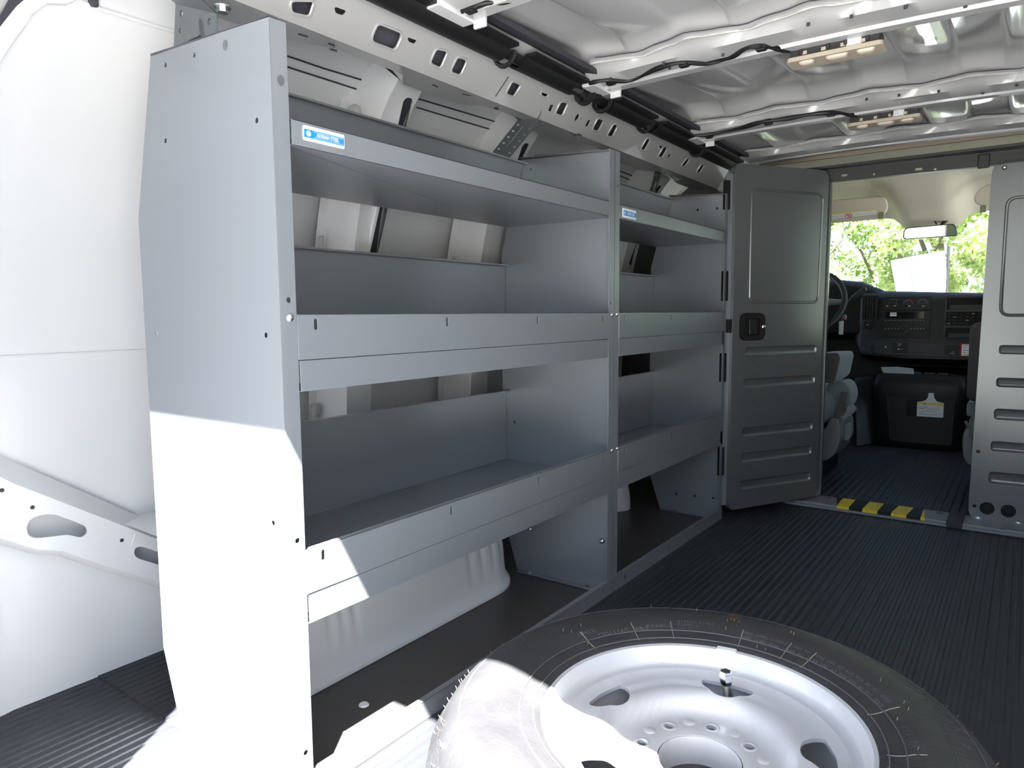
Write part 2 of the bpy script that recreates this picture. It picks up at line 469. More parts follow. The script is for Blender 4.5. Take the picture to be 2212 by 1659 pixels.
# ---- roof rail (pressed box beam with holes) along the left side
BL = Vector((-.205, 0, 1.322)); BT = Vector((-.145, 0, 1.412))
FB = Frame(BL, (0, 1, 0), (BT - BL))          # u = y, v up the face, normal towards the cabin
if FB.n.x < 0: FB = Frame(BL, (0, -1, 0), (BT - BL))
FH = (BT - BL).length
HOLES = [
 ([(628, 2), (678, 2), (667, 36), (630, 28)], 9), ([(722, 14), (750, 24), (742, 34), (724, 28)], 7),
 ([(816, 51), (869, 72), (853, 109), (802, 89)], 9), ([(880, 80), (902, 88), (896, 95), (882, 90)], 5),
 ([(942, 106), (967, 111), (951, 147), (929, 136)], 6), ([(988, 123), (1009, 130), (994, 163), (973, 155)], 6),
 ([(1106, 176), (1125, 183), (1109, 209), (1093, 202)], 4), ([(1168, 197), (1186, 203), (1180, 211), (1169, 207)], 4),
 ([(1189, 226), (1197, 227), (1191, 242), (1184, 239)], 1), ([(1211, 220), (1227, 222), (1214, 250), (1199, 245)], 4),
 ([(1271, 259), (1277, 260), (1270, 274), (1264, 272)], 1), ([(1291, 256), (1304, 259.5), (1292, 284), (1279, 280)], 3),
 ([(1325, 268), (1334, 271), (1322.5, 295.6), (1311, 292.8)], 3), ([(1396.6, 299.4), (1405, 301), (1392, 325), (1383.7, 322)], 2),
 ([(1422, 312), (1433, 316), (1430, 322), (1423, 320)], 2), ([(1433.6, 316.5), (1442, 319), (1430, 340), (1421, 338)], 2), ([(1446, 333), (1450, 334.5), (1446, 341), (1442, 339)], 1),
 ([(1483, 342), (1490, 344), (1478, 360), (1471, 358)], 2), ([(1515, 354.5), (1522, 356), (1511, 374), (1504, 371.6)], 2)]
hol = []
ymax = 2.40
for q, r in HOLES:
    uv = FB.uvs(q); sc = abs(uv[1][0] - uv[0][0]) / max(6, abs(q[1][0] - q[0][0]))
    uv = [(u, min(max(v, .006), FH - .006)) for u, v in uv]
    if max(abs(u) for u, v in uv) < ymax: hol.append(rpoly(uv, r * sc, 3))
cu, cv = FB.uv(1246.6, 254)
hol.append(circ((cu, cv), .009, 12, .011))
for dx in (-11, 9): hol.append(circ(FB.uv(1246.6 + dx, 254 + dx * .35), .0035, 8))
us = -1 if FB.a.y < 0 else 1
trim1 = MB()
trim1.plate(FB, [(us * -.355, 0), (us * ymax, 0), (us * ymax, FH), (us * -.355, FH)], hol, .003)
# raised lips round the larger openings
for h in hol:
    if abs(max(p[0] for p in h) - min(p[0] for p in h)) < .028: continue
    c = Vector((sum(p[0] for p in h) / len(h), sum(p[1] for p in h) / len(h)))
    trim1.tube([FB.at(*(c + (Vector(p) - c) * 1.07), .0) for p in h], .003, 6, True)
# underside flange, scalloped, and the return to the skin
sc = []
for k in range(57):
    y = -.355 + 2.755 * k / 56
    d = .045 + .05 * (0.5 + .5 * math.tanh(6 * math.sin(2 * math.pi * (y - .02) / .53)))
    sc.append([Vector((BL.x, y, BL.z)), Vector((BL.x - d, y, BL.z + .004)), Vector((BL.x - d - .008, y, BL.z + .015)), Vector((-.37, y, 1.40))])
trim1.loft(sc, False)
trim1.loft([[Vector((BT.x, y, BT.z)), Vector((BT.x + .055, y, BT.z + .012)), Vector((BT.x + .075, y, BT.z + .03))] for y in (-.355, 1.0, ymax)], False)
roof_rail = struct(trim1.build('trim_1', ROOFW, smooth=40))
MB().plate(Frame(FB.at(0, 0, -.030), FB.a, FB.b), [(us * -.34, .002), (us * ymax, .002), (us * ymax, FH), (us * -.34, FH)], [], .002).build('hole_shade_plate', mat('cavity_shade_gray', (.10, .10, .12), .6), roof_rail)  # dark plate added so the rail holes look shaded inside
# seam in the rail
MB().tube([FB.pt(1070, 208, .001), FB.pt(1083, 188, .001), FB.pt(1098, 165, .001)], .0012, 6).build('panel_seam', BOOT, roof_rail)
# stamped slits in the underside
for a, b in (((645, 73), (664, 79)), ((710, 94), (722, 98)), ((714, 106), (727, 110)), ((935, 183), (945, 187)), ((1000, 203), (1016, 206)), ((1068, 234), (1076, 236)), ((1230, 287), (1256, 292)), ((1238, 293), (1250, 289))):
    F_ = FZ(BL.z + .001); p = F_.pt(*a); q = F_.pt(*b)
    MB().tube([p, q], .0022, 6).build('stamped_slit', BOOT, roof_rail)

# ---- wheelhouse hump
def hump(y0, y1, xi, h, endr, name, parent, beads=()):
    secs = []; n = 180
    for k in range(n + 1):
        y = y0 + (y1 - y0) * k / n
        e = max(0, (y - (y1 - endr)) / endr); e = min(1, e); fi = math.sqrt(max(0, 1 - e ** 2.6))
        hh = h * (.25 + .75 * fi) if e > 0 else h
        bd = sum(.013 * math.exp(-((y - b) / .011) ** 2) for b in beads)
        xs = xi - (1 - fi) * .30 + 0
        pr = [(xs + .022, 0.0), (xs + .020, .012), (xs + .004, .032), (xs - .004 - bd * .3, hh * .35), (xs - .02 - bd, hh * .62), (xs - .05 - bd, hh * .84), (xs - .10, hh * .96), (xs - .17, hh), (-.72, hh * 1.02)]
        pr = [(max(p[0], -.72), p[1]) for p in pr]
        sp = smoothprof(pr, 3)
        secs.append([Vector((p.x, y, p.y)) for p in sp])
    mb = MB().loft(secs, False)
    return mb.build(name, WHITE, parent, smooth=60)
hump(.06, 1.07, -.275, .33, .22, 'wheelhouse', wall_left, (.30, .335, .37, .78, .83, .88, .93))
# small inner pillar foot behind the far unit
secs = []
for k in range(13):
    a = k / 12
    r = math.sqrt(max(0, 1 - a * a))
    secs.append([Vector((-.47 + .125 * r * math.cos(t), 1.86 + .085 * r * math.sin(t), .20 * a ** .8)) for t in [2 * math.pi * j / 20 for j in range(20)]])
MB().loft(secs, True).build('pillar_foot', WHITE, wall_left, smooth=60)
# ---- sloping brace with keyhole cutouts at the rear quarter
FXq = FX(-.662)
vo = [(-60, 1000), (28, 1044), (326, 1159), (420, 1196), (420, 1287), (331, 1253), (235, 1225), (136, 1190), (80, 1187), (0, 1162), (-60, 1140)]
key = [(57, 1143), (60, 1128), (70, 1119), (90, 1112), (115, 1110), (155, 1124), (186, 1137), (190, 1152), (176, 1162), (146, 1155), (100, 1161), (75, 1163), (61, 1157)]
sl2 = [(292, 1183), (306, 1180), (370, 1203), (370, 1229), (330, 1216), (296, 1206), (289, 1195)]
mb = MB(); mb.plate(FXq, FXq.uvs(vo), [rpoly(FXq.uvs(key), .008, 3), rpoly(FXq.uvs(sl2), .008, 3)], .004)
tb = [FXq.pt(*p) for p in ((-60, 1000), (28, 1044), (326, 1159), (420, 1196))]
FXs = FX(-.700); ta = [FXs.pt(*p) for p in ((-60, 955), (0, 985), (326, 1126), (420, 1165))]
mb.loft([[a, b] for a, b in zip(ta, tb)], False)
bb = [FXq.pt(*p) for p in ((-60, 1140), (0, 1162), (80, 1187), (136, 1190), (235, 1225), (331, 1253), (420, 1287))]
mb.loft([[b, b + Vector((-.012, 0, -.012)), b + Vector((-.05, 0, -.016))] for b in bb], False)
brace = mb.build('quarter_brace', WHITE, wall_left, smooth=40)
for (px_, py_) in ((4, 1059), (70, 1096), (263, 1167)):
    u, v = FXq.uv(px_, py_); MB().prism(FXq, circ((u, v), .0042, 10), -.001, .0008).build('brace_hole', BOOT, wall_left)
MB().tube([FXq.pt(293, 1152), FXq.pt(284, 1180)], .0015, 6).build('brace_seam', WHITE, wall_left)
# ---- rear opening: header, pillars, corner reinforcement seen at top left
secs = []
for a, b in (((-40, 200), (-40, 80)), ((0, 135), (0, 58)), ((22, 100), (14, 40)), ((55, 55), (35, 14)), ((64, 36), (48, 4)), ((100, 10), (72, -18)), ((140, 12), (105, -40)), ((190, -8), (150, -55))):
    p = skin_hit(*a, .004); q = skin_hit(*b, .004); n_ = Vector((.014, -.004, -.002)); secs.append([p, p + n_, q + n_, q])
MB().loft(secs, True).build('pillar_reinforcement', WHITE, wall_left, smooth=50)
secs = []
for a, b in (((-40, 84), (-40, -20)), ((0, 60), (0, 36)), ((14, 42), (18, 2)), ((35, 16), (30, -30)), ((72, -16), (60, -60))):
    p = skin_hit(*a, .012); q = skin_hit(*b, .012); n_ = Vector((.010, -.003, -.001)); secs.append([p, p + n_, q + n_, q])
MB().loft(secs, True).build('weatherstrip', BOOT, wall_left, smooth=50)
wr = MB()
wr.box((-.70, -.395, 1.387), (1.50, -.36, 1.46)); wr.box((1.46, -.46, -.05), (1.60, -.38, 1.40)); wr.box((1.34, -.52, -.05), (1.60, -.47, 1.50))  # last box is unseen, added to narrow the opening and dim the interior
wall_rear = struct(wr.build('wall_rear', WHITE, bevel=.01))
MB().box((-.70, -.62, -.16), (1.55, -.45, -.02)).build('rear_bumper', BLACK, wall_rear, bevel=.01)

# closed left rear door, unseen; added and sized to shade the left side
door_1 = struct(MB().prism(FY(-.47), rpoly([(-.74, -.04), (-.125, -.04), (-.125, 1.53), (-.50, 1.53), (-.74, 1.40)], [.02, .04, .04, .12, .1]), -.05, 0).build('door_1', WHITE, bevel=.01))
# ---- right wall (mostly out of frame) closes the van
sk2 = [Vector((.82 - p.x, p.y)) for p in skin]
wrm = MB().loft([[Vector((p.x, y, p.y)) for p in sk2] for y in (-.42, 0, 1, 2, 2.44)][::-1], False)
wrm.loft([[Vector((p.x + .05, y, p.y)) for p in sk2] for y in (-.42, 0, 1, 2, 2.44)], False)
wall_right = struct(wrm.build('wall_right', WHITE, smooth=60))
for yc in (.3, .9, 1.5, 2.1):
    MB().box((1.40, yc - .05, 0), (1.50, yc + .05, .95)).build('wall_rib', WHITE, wall_right, bevel=.012)

# ---- ceiling: roof skin with longitudinal pressings and cross bows
RC = .41
def arch(x): return .028 * (1 - ((x - RC) / .95) ** 2)
ribx = [-.06, .06, .195, .325, .47, .60, .72, .835, .95, 1.06]
def roofz(x, y):
    z = 1.417 + arch(x)
    lv = 0.0
    for i in range(0, len(ribx) - 1, 1):
        a, b = ribx[i], ribx[i + 1]
        if a <= x <= b:
            t = min((x - a), (b - x)) / .012
            lv = .010 * min(1, max(0, t)) if i % 2 == 0 else -.004 * min(1, max(0, t))
    return z + lv
xs = []
for r_ in ribx: xs += [r_ - .012, r_ - .006, r_, r_ + .006, r_ + .012]
xs = sorted(set([-.40, -.30, -.2, -.15, -.11] + xs + [1.10, 1.15, 1.2, 1.26]))
BOWS = [(.42, .56), (1.04, 1.165), (1.77, 1.89), (2.30, 2.40)]
ysr = [-.40, -.2, 0, .2, .38]
for a, b in BOWS: ysr += [a - .03, a - .012, a, (a + b) / 2, b, b + .012, b + .03]
ysr = sorted(set(ysr + [-.38 + .035 * k for k in range(84)]))
def crown(y):
    # each roof bay rises gently towards the front and drops back just before the next bow
    for (a, b), k0, k1 in (((.56, 1.04), .09, .03), ((1.165, 1.77), .10, .042), ((1.89, 2.30), .015, -.01)):
        if a < y < b:
            L = b - a; t = (y - a) / L; tt = min(t, .86)
            z = L * (k0 * tt + (k1 - k0) * tt * tt / 2)
            if t > .86: q = (t - .86) / .14; z *= 1 - q * q * (3 - 2 * q)
            return z
    return 0
def fade(y):
    d = min(abs(y - (a + b) / 2) - (b - a) / 2 for a, b in BOWS)
    return min(1, max(0, (d - .0) / .03))
cm = MB()
cm.loft([[Vector((x, y, (roofz(x, y) - 1.417 - arch(x)) * fade(y) + 1.417 + arch(x) + crown(y) if x > -.12 else 1.417 + arch(x) + (.0 if x > -.2 else .015))) for x in xs] for y in ysr], False)
cm.loft([[Vector((x, y, 1.47 + arch(x))) for x in (-.4, 0, .4, .8, 1.26)] for y in (-.42, 2.6)][::-1], False)
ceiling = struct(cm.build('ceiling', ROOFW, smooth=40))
# dark strip painting in the shade between the roof skin and the rail
MB().loft([[Vector((-.085, y, 1.428)), Vector((-.04, y, 1.417)), Vector((-.035, y, 1.427))] for y in (-.3, 1, 2.35)], True).build('gutter_shade_strip', BOOT, ceiling)
for bi, (y0, y1) in enumerate(BOWS):
    dpt = y1 - y0; x0, x1 = -.075, 1.12
    pr = [(-.035, .0235), (-.012, .020), (.0, .008), (dpt * .06, -.004), (dpt * .55, -.010), (dpt * .60, -.004), (dpt * .66, -.003), (dpt * .70, -.013), (dpt * .92, -.014), (dpt * .97, .004), (dpt, .026)]
    secs = []; nx = 60
    for k in range(nx + 1):
        x = x0 + (x1 - x0) * k / nx
        wv = 0
        for i, r_ in enumerate(ribx): wv += .02 * math.exp(-((x - r_ - .03) / .035) ** 2) * (1 if i % 2 else -1)
        zz = 1.394 + arch(x)
        sec = []
        for i, (dy, dz) in enumerate(pr):
            sec.append(Vector((x, y0 + dy + (wv if i < 2 else wv * .4 if i == 2 else 0), zz + dz)))
        secs.append(sec)
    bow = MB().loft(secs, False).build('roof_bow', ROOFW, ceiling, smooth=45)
    # torn looking seam sealer along the wavy flange
    pth = [secs[k][1] + Vector((0, -.004 + random.uniform(-.002, .002), -.002)) for k in range(0, nx + 1)]
    MB().tube(pth, [.0035 * random.uniform(.6, 1.3) for _ in pth], 6).build('seam_sealer', FOAM, ceiling)
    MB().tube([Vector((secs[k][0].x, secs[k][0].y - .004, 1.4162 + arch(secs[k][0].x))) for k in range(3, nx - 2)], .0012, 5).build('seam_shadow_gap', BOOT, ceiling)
    # end gusset onto the rail
    g = MB(); g.box((-.10, y0 + .02, 1.398), (-.06, y1 - .005, 1.418)); g.box((-.062, y1 - .012, 1.385), (-.03, y1 - .004, 1.428)); g.build('bow_gusset', WHITE, ceiling, bevel=.002)
FZb = FZ(1.383)
for (px_, py_) in ((1027, 40), (1105, 36), (1318, 190), (1433, 161), (1446, 170), (1377, 187), (1561, 144), (1955, 44), (2027, 218), (1745, 82), (1838, 65), (1871, 236), (1941, 227), (2084, 40), (2090, 54), (2122, 220), (2185, 12), (2195, 202)):
    p = FZb.pt(px_, py_); p.z = 1.383 + arch(p.x)
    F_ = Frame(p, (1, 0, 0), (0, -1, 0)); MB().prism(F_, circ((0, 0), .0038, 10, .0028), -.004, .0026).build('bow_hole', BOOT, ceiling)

# ================================================================== SHELVING
FZ0 = FX(0)
H = 1.221; W1 = 1.067; W2 = .888; FLW = .029
Z = dict(m0=.7906, m1=.718, m2=.6692, l0=.4149, l1=.3414, l2=.2925, t0=1.0839, t1=1.0447)
def back_x(z, D):
    pts = [(0, D - .045), (.12, D - .005), (.15, D), (.968, D), (1.24, D - .075)]
    for (a, x0), (b, x1) in zip(pts, pts[1:]):
        if a <= z <= b: return -(x0 + (x1 - x0) * (z - a) / (b - a))
    return -pts[-1][1]
def end_outline(D): return [(0, 0), (0, H), (back_x(1.239, D), 1.239), (-D, .968), (-D, .15), (-(D - .05), 0)]
def end_panel(par, y, D, flange_dir, holes_px, name, fl_holes=(), foot=False):
    F = FY(y); hs = []
    for p in holes_px: hs.append(circ(F.uv(*p), .0042, 10))
    mb = MB(); mb.plate(F, end_outline(D), hs, .0016)
    # front flange on the aisle side
    Fx = FX(0); y1 = y + flange_dir * FLW
    fh = [circ(Fx.uv(*p), .0042, 10) for p in fl_holes]
    fh = [h for h in fh if all(min(y, y1) + .002 < q[0] < max(y, y1) - .002 for q in h)]
    mb.plate(Fx, [(min(y, y1), 0), (max(y, y1), 0), (max(y, y1), H), (min(y, y1), H)], fh, .0016)
    # top return
    F2 = FY(y); a = F2.at(0, H); b = F2.at(back_x(1.239, D), 1.239)
    mb.loft([[a, a + Vector((0, flange_dir * .018, 0)), a + Vector((0, flange_dir * .018, -.0016)), a + Vector((0, 0, -.0016))],
             [b, b + Vector((0, flange_dir * .018, 0)), b + Vector((0, flange_dir * .018, -.0016)), b + Vector((0, 0, -.0016))]], True)
    if foot: mb.box((-(D - .06), y - .022, .0), (-.006, y, .002))
    return mb.build(name, GRAY, par, smooth=20, bevel=.0005, seg=1)
def shelf(par, ya, yb, D, zt, zf, name='shelf'):
    """tray: floor sheet, front fascia with hem, rear edge"""
    mb = MB(); xb = back_x(zt, D) + .002
    mb.box((xb, ya, zt - .0018), (-.001, yb, zt)); fa, fb = ya + (FLW + .001 if ya < 1.2 else 0), yb - (FLW + .001 if yb < 1.2 else 0)
    mb.box((-.0018, fa, zf), (0, fb, zt)); mb.box((-.014, ya, zf), (-.001, yb, zf + .0016)); mb.box((-.0155, ya, zf), (-.014, yb, zf + .012))
    return mb.build(name, GRAY, par, smooth=20, bevel=.0005, seg=1)
def lip(par, ya, yb, z0, z1, slots_px=(), name='shelf_lip'):
    F = FX(.0012); hs = []
    for p in slots_px:
        u, v = F.uv(*p); hs.append(rect(u - .0032, z1 - .025, u + .0032, z1 - .008, .003))
    mb = MB(); mb.plate(F, [(ya, z0), (yb, z0), (yb, z1), (ya, z1)], hs, .0016)
    mb.box((-.010, ya, z1 - .0016), (.0012, yb, z1)); mb.box((-.010, ya, z1 - .008), (-.0088, yb, z1))
    return mb.build(name, GRAY, par, smooth=20, bevel=.0004, seg=1)
def back_panel(par, ya, yb, D, z0, z1):
    a = Vector((back_x(z0, D) + .003, 0, z0)); b = Vector((back_x(z1, D) + .003, 0, z1))
    mb = MB(); d = (b - a).normalized(); n = Vector((d.z, 0, -d.x))
    pr = [a, b, b + n * .016, b + n * .016 - d * .005, b + n * .0016 - d * .0016, a + n * .0016]
    mb.loft([[p + Vector((0, y, 0)) for p in pr] for y in (ya, yb)], True)
    return mb.build('back_panel', GRAY, par, smooth=20, bevel=.0004, seg=1)
FXF = FX(.0)
def decal(par, u0, v0, u1, v1, full=True):
    F = FX(.0016); bw = u1 - u0; bh = v1 - v0
    d = MB().prism(F, rect(u0, v0, u1, v1, bh * .12), -.0016, .0003).build('decal', LWHITE, par, smooth=0, label='white sticker with a blue band')
    MB().prism(F, rect(u0 + bw * .012, v0 + bh * .20, u1 - bw * .012, v0 + bh * .76), .0003, .0005).build('decal_band', LBLUE, d, smooth=0)
    F2 = Frame(F.at(u0 + bw * .58, v0 + bh * .48), F.a, F.b)
    text_mb('ADRIAN STEEL', F2, bh * .25, th=.0007, font_scale_x=.86 if full else .8, thick=.022).build('decal_text', LWHITE, d, smooth=0)
    F3 = Frame(F.at(u0 + bw * .115, v0 + bh * .48), F.a, F.b)
    e = MB(); e.prism(F3, circ((0, 0), bh * .20, 20), .0005, .0007); e.build('decal_emblem', LWHITE, d, smooth=0)
    e = MB(); e.tube([F3.at(bh * .145 * math.cos(t), bh * .145 * math.sin(t), .0007) for t in [k * math.pi / 8 for k in range(16)]], bh * .012, 5, True)
    e.tube([F3.at(-bh * .05, -bh * .09, .0007), F3.at(0, bh * .09, .0007), F3.at(bh * .05, -bh * .09, .0007)], bh * .015, 5); e.build('decal_emblem', LBLUE, d, smooth=0)
    ln = MB()
    for q in (.285, .675): ln.prism(F, rect(u0 + bw * .24, v0 + bh * (q - .008), u1 - bw * .04, v0 + bh * (q + .008)), .0005, .0007)
    ln.build('decal_line', LWHITE, d, smooth=0)
    tx = MB()
    F4 = Frame(F.at(u0 + bw * .55, v0 + bh * .86), F.a, F.b)
    tx = text_mb('----  ------  ----', F4, bh * .10, th=.0005, font_scale_x=.7); tx.build('decal_text', mat('decal_pale', (.55, .66, .78), .5), d, smooth=0)

def unit(label, y0, Wd, D, group_px):
    par = thing('shelving_unit', label, 'shelving', (-.2, y0 + Wd / 2, 0), 'steel shelving units along the left wall')
    return par
U1 = thing('shelving_unit', 'nearer gray steel shelving unit with sunlit end panel and larger blue sticker', 'shelving', (-.2, W1 / 2, 0), 'gray steel shelving units')
U2 = thing('shelving_unit', 'farther gray steel shelving unit beside the open partition door', 'shelving', (-.15, W1 + W2 / 2, 0), 'gray steel shelving units')
D1, D2 = .41, .335
end_panel(U1, .0, D1, 1, [(357, 140), (419, 119), (554, 260), (357, 304), (338, 720), (574, 724), (590, 1130)], 'end_panel', [(624, 648), (643, 1168), (661, 1626)])
end_panel(U1, W1 - .001, D1 - .03, -1, [(1112, 912), (1300, 927), (1148, 1230), (1201, 1239), (1255, 1250), (1250, 352), (1147, 366)], 'end_panel', [(1319, 402), (1319, 655), (1319, 950)], foot=True)
end_panel(U2, W1 + .001, D2, 1, [], 'end_panel', [(1334, 402), (1334, 655), (1334, 950)])
end_panel(U2, W1 + W2 - .001, D2 - .03, -1, [(1507, 453), (1549, 450), (1461, 1066), (1500, 1071), (1540, 1076)], 'end_panel', [], foot=True)
for par, ya, yb, D in ((U1, .002, W1 - .002, D1 - .036), (U2, W1 + .002, W1 + W2 - .002, D2 - .036)):
    for zt, zf in ((Z['t1'] + .0018, Z['t1']), (Z['m1'], Z['m2']), (Z['l1'], Z['l2'])):
        shelf(par, ya, yb, D, zt, zf)
    # the top shelf carries its lip folded up
    fa, fb = ya + FLW + .001, yb - (FLW + .001 if yb < 1.2 else 0)
    mb = MB(); mb.box((-.0016, fa, Z['t1']), (.0, fb, Z['t0'])); mb.box((-.010, fa, Z['t0'] - .0016), (0, fb, Z['t0'])); mb.build('shelf_lip', GRAY, par, smooth=20, bevel=.0004, seg=1)
    back_panel(par, ya, yb, D - .003, Z['t1'] + .003, 1.228)
    back_panel(par, ya, yb, D - .003, Z['m1'] + .001, .936)
    back_panel(par, ya, yb, D - .003, Z['l1'] + .001, .557)
g = FLW
lip(U1, g, W1 - g, Z['m1'] + .0012, Z['m0'], [(682, 688), (966, 687), (1162, 684), (1303, 682)])
lip(U1, g, W1 - g, Z['l1'] + .0012, Z['l0'], [(698, 1190), (975, 1096), (1165, 1030), (1303, 982)])
lip(U2, W1 + g, W1 + W2 - .004, Z['m1'] + .0012, Z['m0'], [(1350, 680), (1450, 679), (1528, 679)])
lip(U2, W1 + g, W1 + W2 - .004, Z['l1'] + .0012, Z['l0'], [(1350, 966), (1450, 934), (1528, 908)])
# floor rail
for par, ya, yb, sl in ((U1, .03, W1 - .002, [(1303, 1275)]), (U2, W1 + .002, W1 + W2, [(1350, 1243), (1445, 1180), (1523, 1128)])):
    F = FX(.002); hs = []
    for p in sl:
        u, v = F.uv(*p); hs.append(rect(u - .003, .016, u + .003, .030, .0025))
    mb = MB(); mb.plate(F, [(ya, 0), (yb, 0), (yb, .040), (ya, .040)], hs, .0016); mb.box((-.012, ya, .0384), (.002, yb, .040))
    mb.build('floor_rail', GRAY, par, smooth=20, bevel=.0004, seg=1)
# decals
u0, v0 = FXF.uv(655, 312); u1, v1 = FXF.uv(742, 295)
a = FXF.uv(655, 270)[1]
decal(U1, u0, FXF.uv(655, 302)[1], u1, a)
u0 = FXF.uv(1345, 470)[0]; u1 = FXF.uv(1373, 470)[0]
decal(U2, u0, FXF.uv(1345, 469)[1], u1, FXF.uv(1345, 449)[1], False)
# screws, bolts
F0 = FX(.0003)
for p in ((627, 687),): u, v = F0.uv(*p); bolt(F0, u, v, .0065, .004).build('screw', CHROME, U1)
for p, par in (((1322, 680), U1), ((1333, 679), U2), ((1322, 973), U1), ((1333, 969), U2)):
    u, v = F0.uv(*p); bolt(F0, u, v, .0055, .004).build('screw', CHROME, par)
F1 = FY(W1 - .001); F2 = FY(W1 + W2 - .001)
for p, r in (((1145, 1143), .0075), ((1300, 1169), .0095)):
    u, v = F1.uv(*p); bolt(F1, u, v, r, .006).build('bolt', CHROME, U1)
for p in ((1147, 1252), (1270, 1277)):
    u, v = F1.uv(*p); Fb = Frame((u, W1 - .012, .002), (1, 0, 0), (0, 1, 0)); bolt(Fb, 0, 0, .0075, .008, dome=False).build('bolt', STEEL, U1)
for p in ((1472, 1081), (1553, 1093)):
    u, v = F2.uv(*p); Fb = Frame((u, W1 + W2 - .012, .002), (1, 0, 0), (0, 1, 0)); bolt(Fb, 0, 0, .0075, .008, dome=False).build('bolt', STEEL, U2)
for par, D, pts in ((U1, D1, ((1065, 360), (1088, 366))), (U2, D2, ((1392, 446), (1404, 450)))):
    z = 1.15; F_ = FX(back_x(1.15, D - .02) + .008)
    for p in pts: u, v = F_.uv(*p); bolt(F_, u, v, .006, .004).build('bolt', STEEL, par)
MB().prism(FY(-.0002), circ(FY(0).uv(487, 98), .006, 10, .008), 0, .001).build('hole_plug', GRAYD, U1)
MB().prism(FX(.0002), circ(FX(0).uv(606, 174), .006, 10, .008), 0, .001).build('hole_plug', GRAYD, U1)

# ---- perforated galvanized brackets bolting the shelving to the roof rail
def strap_bracket(label, pts, wd, yv, name='mounting_bracket'):
    """pts: points along the strap, wd vector across"""
    c = sum((Vector(p) for p in pts), Vector()) / len(pts)
    t = thing(name, label, 'bracket', c, 'galvanized brackets above the shelving')
    mb = MB(); wv = Vector(wd); n = len(pts); P = [Vector(p) for p in pts]
    acc2 = [0]
    for i in range(1, n): acc2.append(acc2[-1] + (P[i] - P[i - 1]).length)
    def fn(u, v, w):
        s = min(max(v, 0), acc2[-1] - 1e-6); i = 0
        while i < n - 2 and acc2[i + 1] < s: i += 1
        q = P[i].lerp(P[i + 1], (s - acc2[i]) / (acc2[i + 1] - acc2[i])); nn = (P[i + 1] - P[i]).cross(wv).normalized()
        if nn.x < 0 and abs(nn.x) > .2: nn = -nn
        return q + wv * u + nn * w
    L = acc2[-1]; hs = []
    k = 0; v = .012
    while v < L - .010:
        if all(abs(v - a_) > .009 for a_ in acc2[1:-1]):
            for uu in (-.33, .33): hs.append([(uu + .10 * math.cos(a_), v + .0032 * math.sin(a_)) for a_ in [2 * math.pi * j / 10 for j in range(10)]])
        v += .022
    outer = [(-.5, 0), (.5, 0)] + [(.5, a_) for a_ in acc2[1:]] + [(-.5, a_) for a_ in acc2[::-1][:-1]]
    mb.plate(fn, outer, hs, .0025)
    mb.build('strap', BRK, t, smooth=25)
    MB().tube([fn(0, L * .30, .001), fn(0, L * .72, .001)], .004, 6).build('stiffening_bead', BRK, t)
    for i_, v in ((0, .012), (1, .012)):
        q = fn(-.25 if i_ == 0 else .25, v, .001); nn = (fn(0, v, .01) - fn(0, v, 0)).normalized()
        F_ = Frame(q, wv.normalized(), nn.cross(wv.normalized())); 
        if F_.n.dot(CAMP - q) < 0: F_ = Frame(q, -wv.normalized(), nn.cross(wv.normalized()))
        bolt(F_, 0, 0, .006, .006, dome=False).build('bolt', STEEL, t)
    return t
# near bracket: flat plate above the end panel
FK = FY(.035)
pl = FK.uvs([(372, 125), (380, -12), (512, 10), (463, 70), (470, 100)])
t = thing('mounting_bracket', 'galvanized bracket on top of the near end panel, under the roof rail', 'bracket', FK.pt(420, 60), 'galvanized brackets above the shelving')
hs = [circ(FK.uv(*p), .0055, 10) for p in ((392, 29), (452, 47))] + [circ(FK.uv(389, 66), .004, 8), circ(FK.uv(436, 14), .003, 8)]
mb = MB(); mb.plate(FK, FK.uvs([(374, 130), (379, 8), (468, 30), (468, 110)]), hs, .003)
a = FK.pt(379, 8); b = FK.pt(468, 30)
mb.loft([[a, a + Vector((.02, -.04, .006)), a + Vector((.02, -.04, .009)), a + Vector((0, 0, .003))], [b, b + Vector((.02, -.04, .006)), b + Vector((.02, -.04, .009)), b + Vector((0, 0, .003))]], True)
mb.build('plate', BRK, t, smooth=25)
MB().prism(FK, rect(*FK.uv(409, 90), *FK.uv(434, 40), .004), 0, .004).build('stiffening_bead', BRK, t, smooth=25)
q = FK.pt(480, 14); F_ = Frame(q, (1, 0, 0), (0, -1, 0)); bolt(F_, 0, 0, .009, .010, dome=False).build('bolt', STEEL, t)
# middle bracket
def mid_pts(pxl, ys_): return [FY(y).pt(*p) for p, y in zip(pxl, ys_)]
m_pts = mid_pts([(1150, 233), (1140, 262), (1083, 333), (1078, 350)], (1.0, 1.0, 1.0, 1.0))
strap_bracket('perforated galvanized bracket where the two shelving units meet', m_pts, FY(1.0).pt(1168, 240) - FY(1.0).pt(1130, 228), 1)
m_pts = mid_pts([(1422, 372), (1418, 388), (1405, 430), (1402, 440)], (1.93, 1.93, 1.93, 1.93))
strap_bracket('dark perforated bracket above the far shelving unit, by the roof rail', m_pts, Vector((.0, .05, 0)), 1)
for p in ((1437, 363), (1450, 369)):
    q = FY(1.95).pt(*p); F_ = Frame(q, (1, 0, 0), (0, -1, 0)); bolt(F_, 0, 0, .006, .010, dome=False).build('rail_bolt', STEEL, roof_rail)

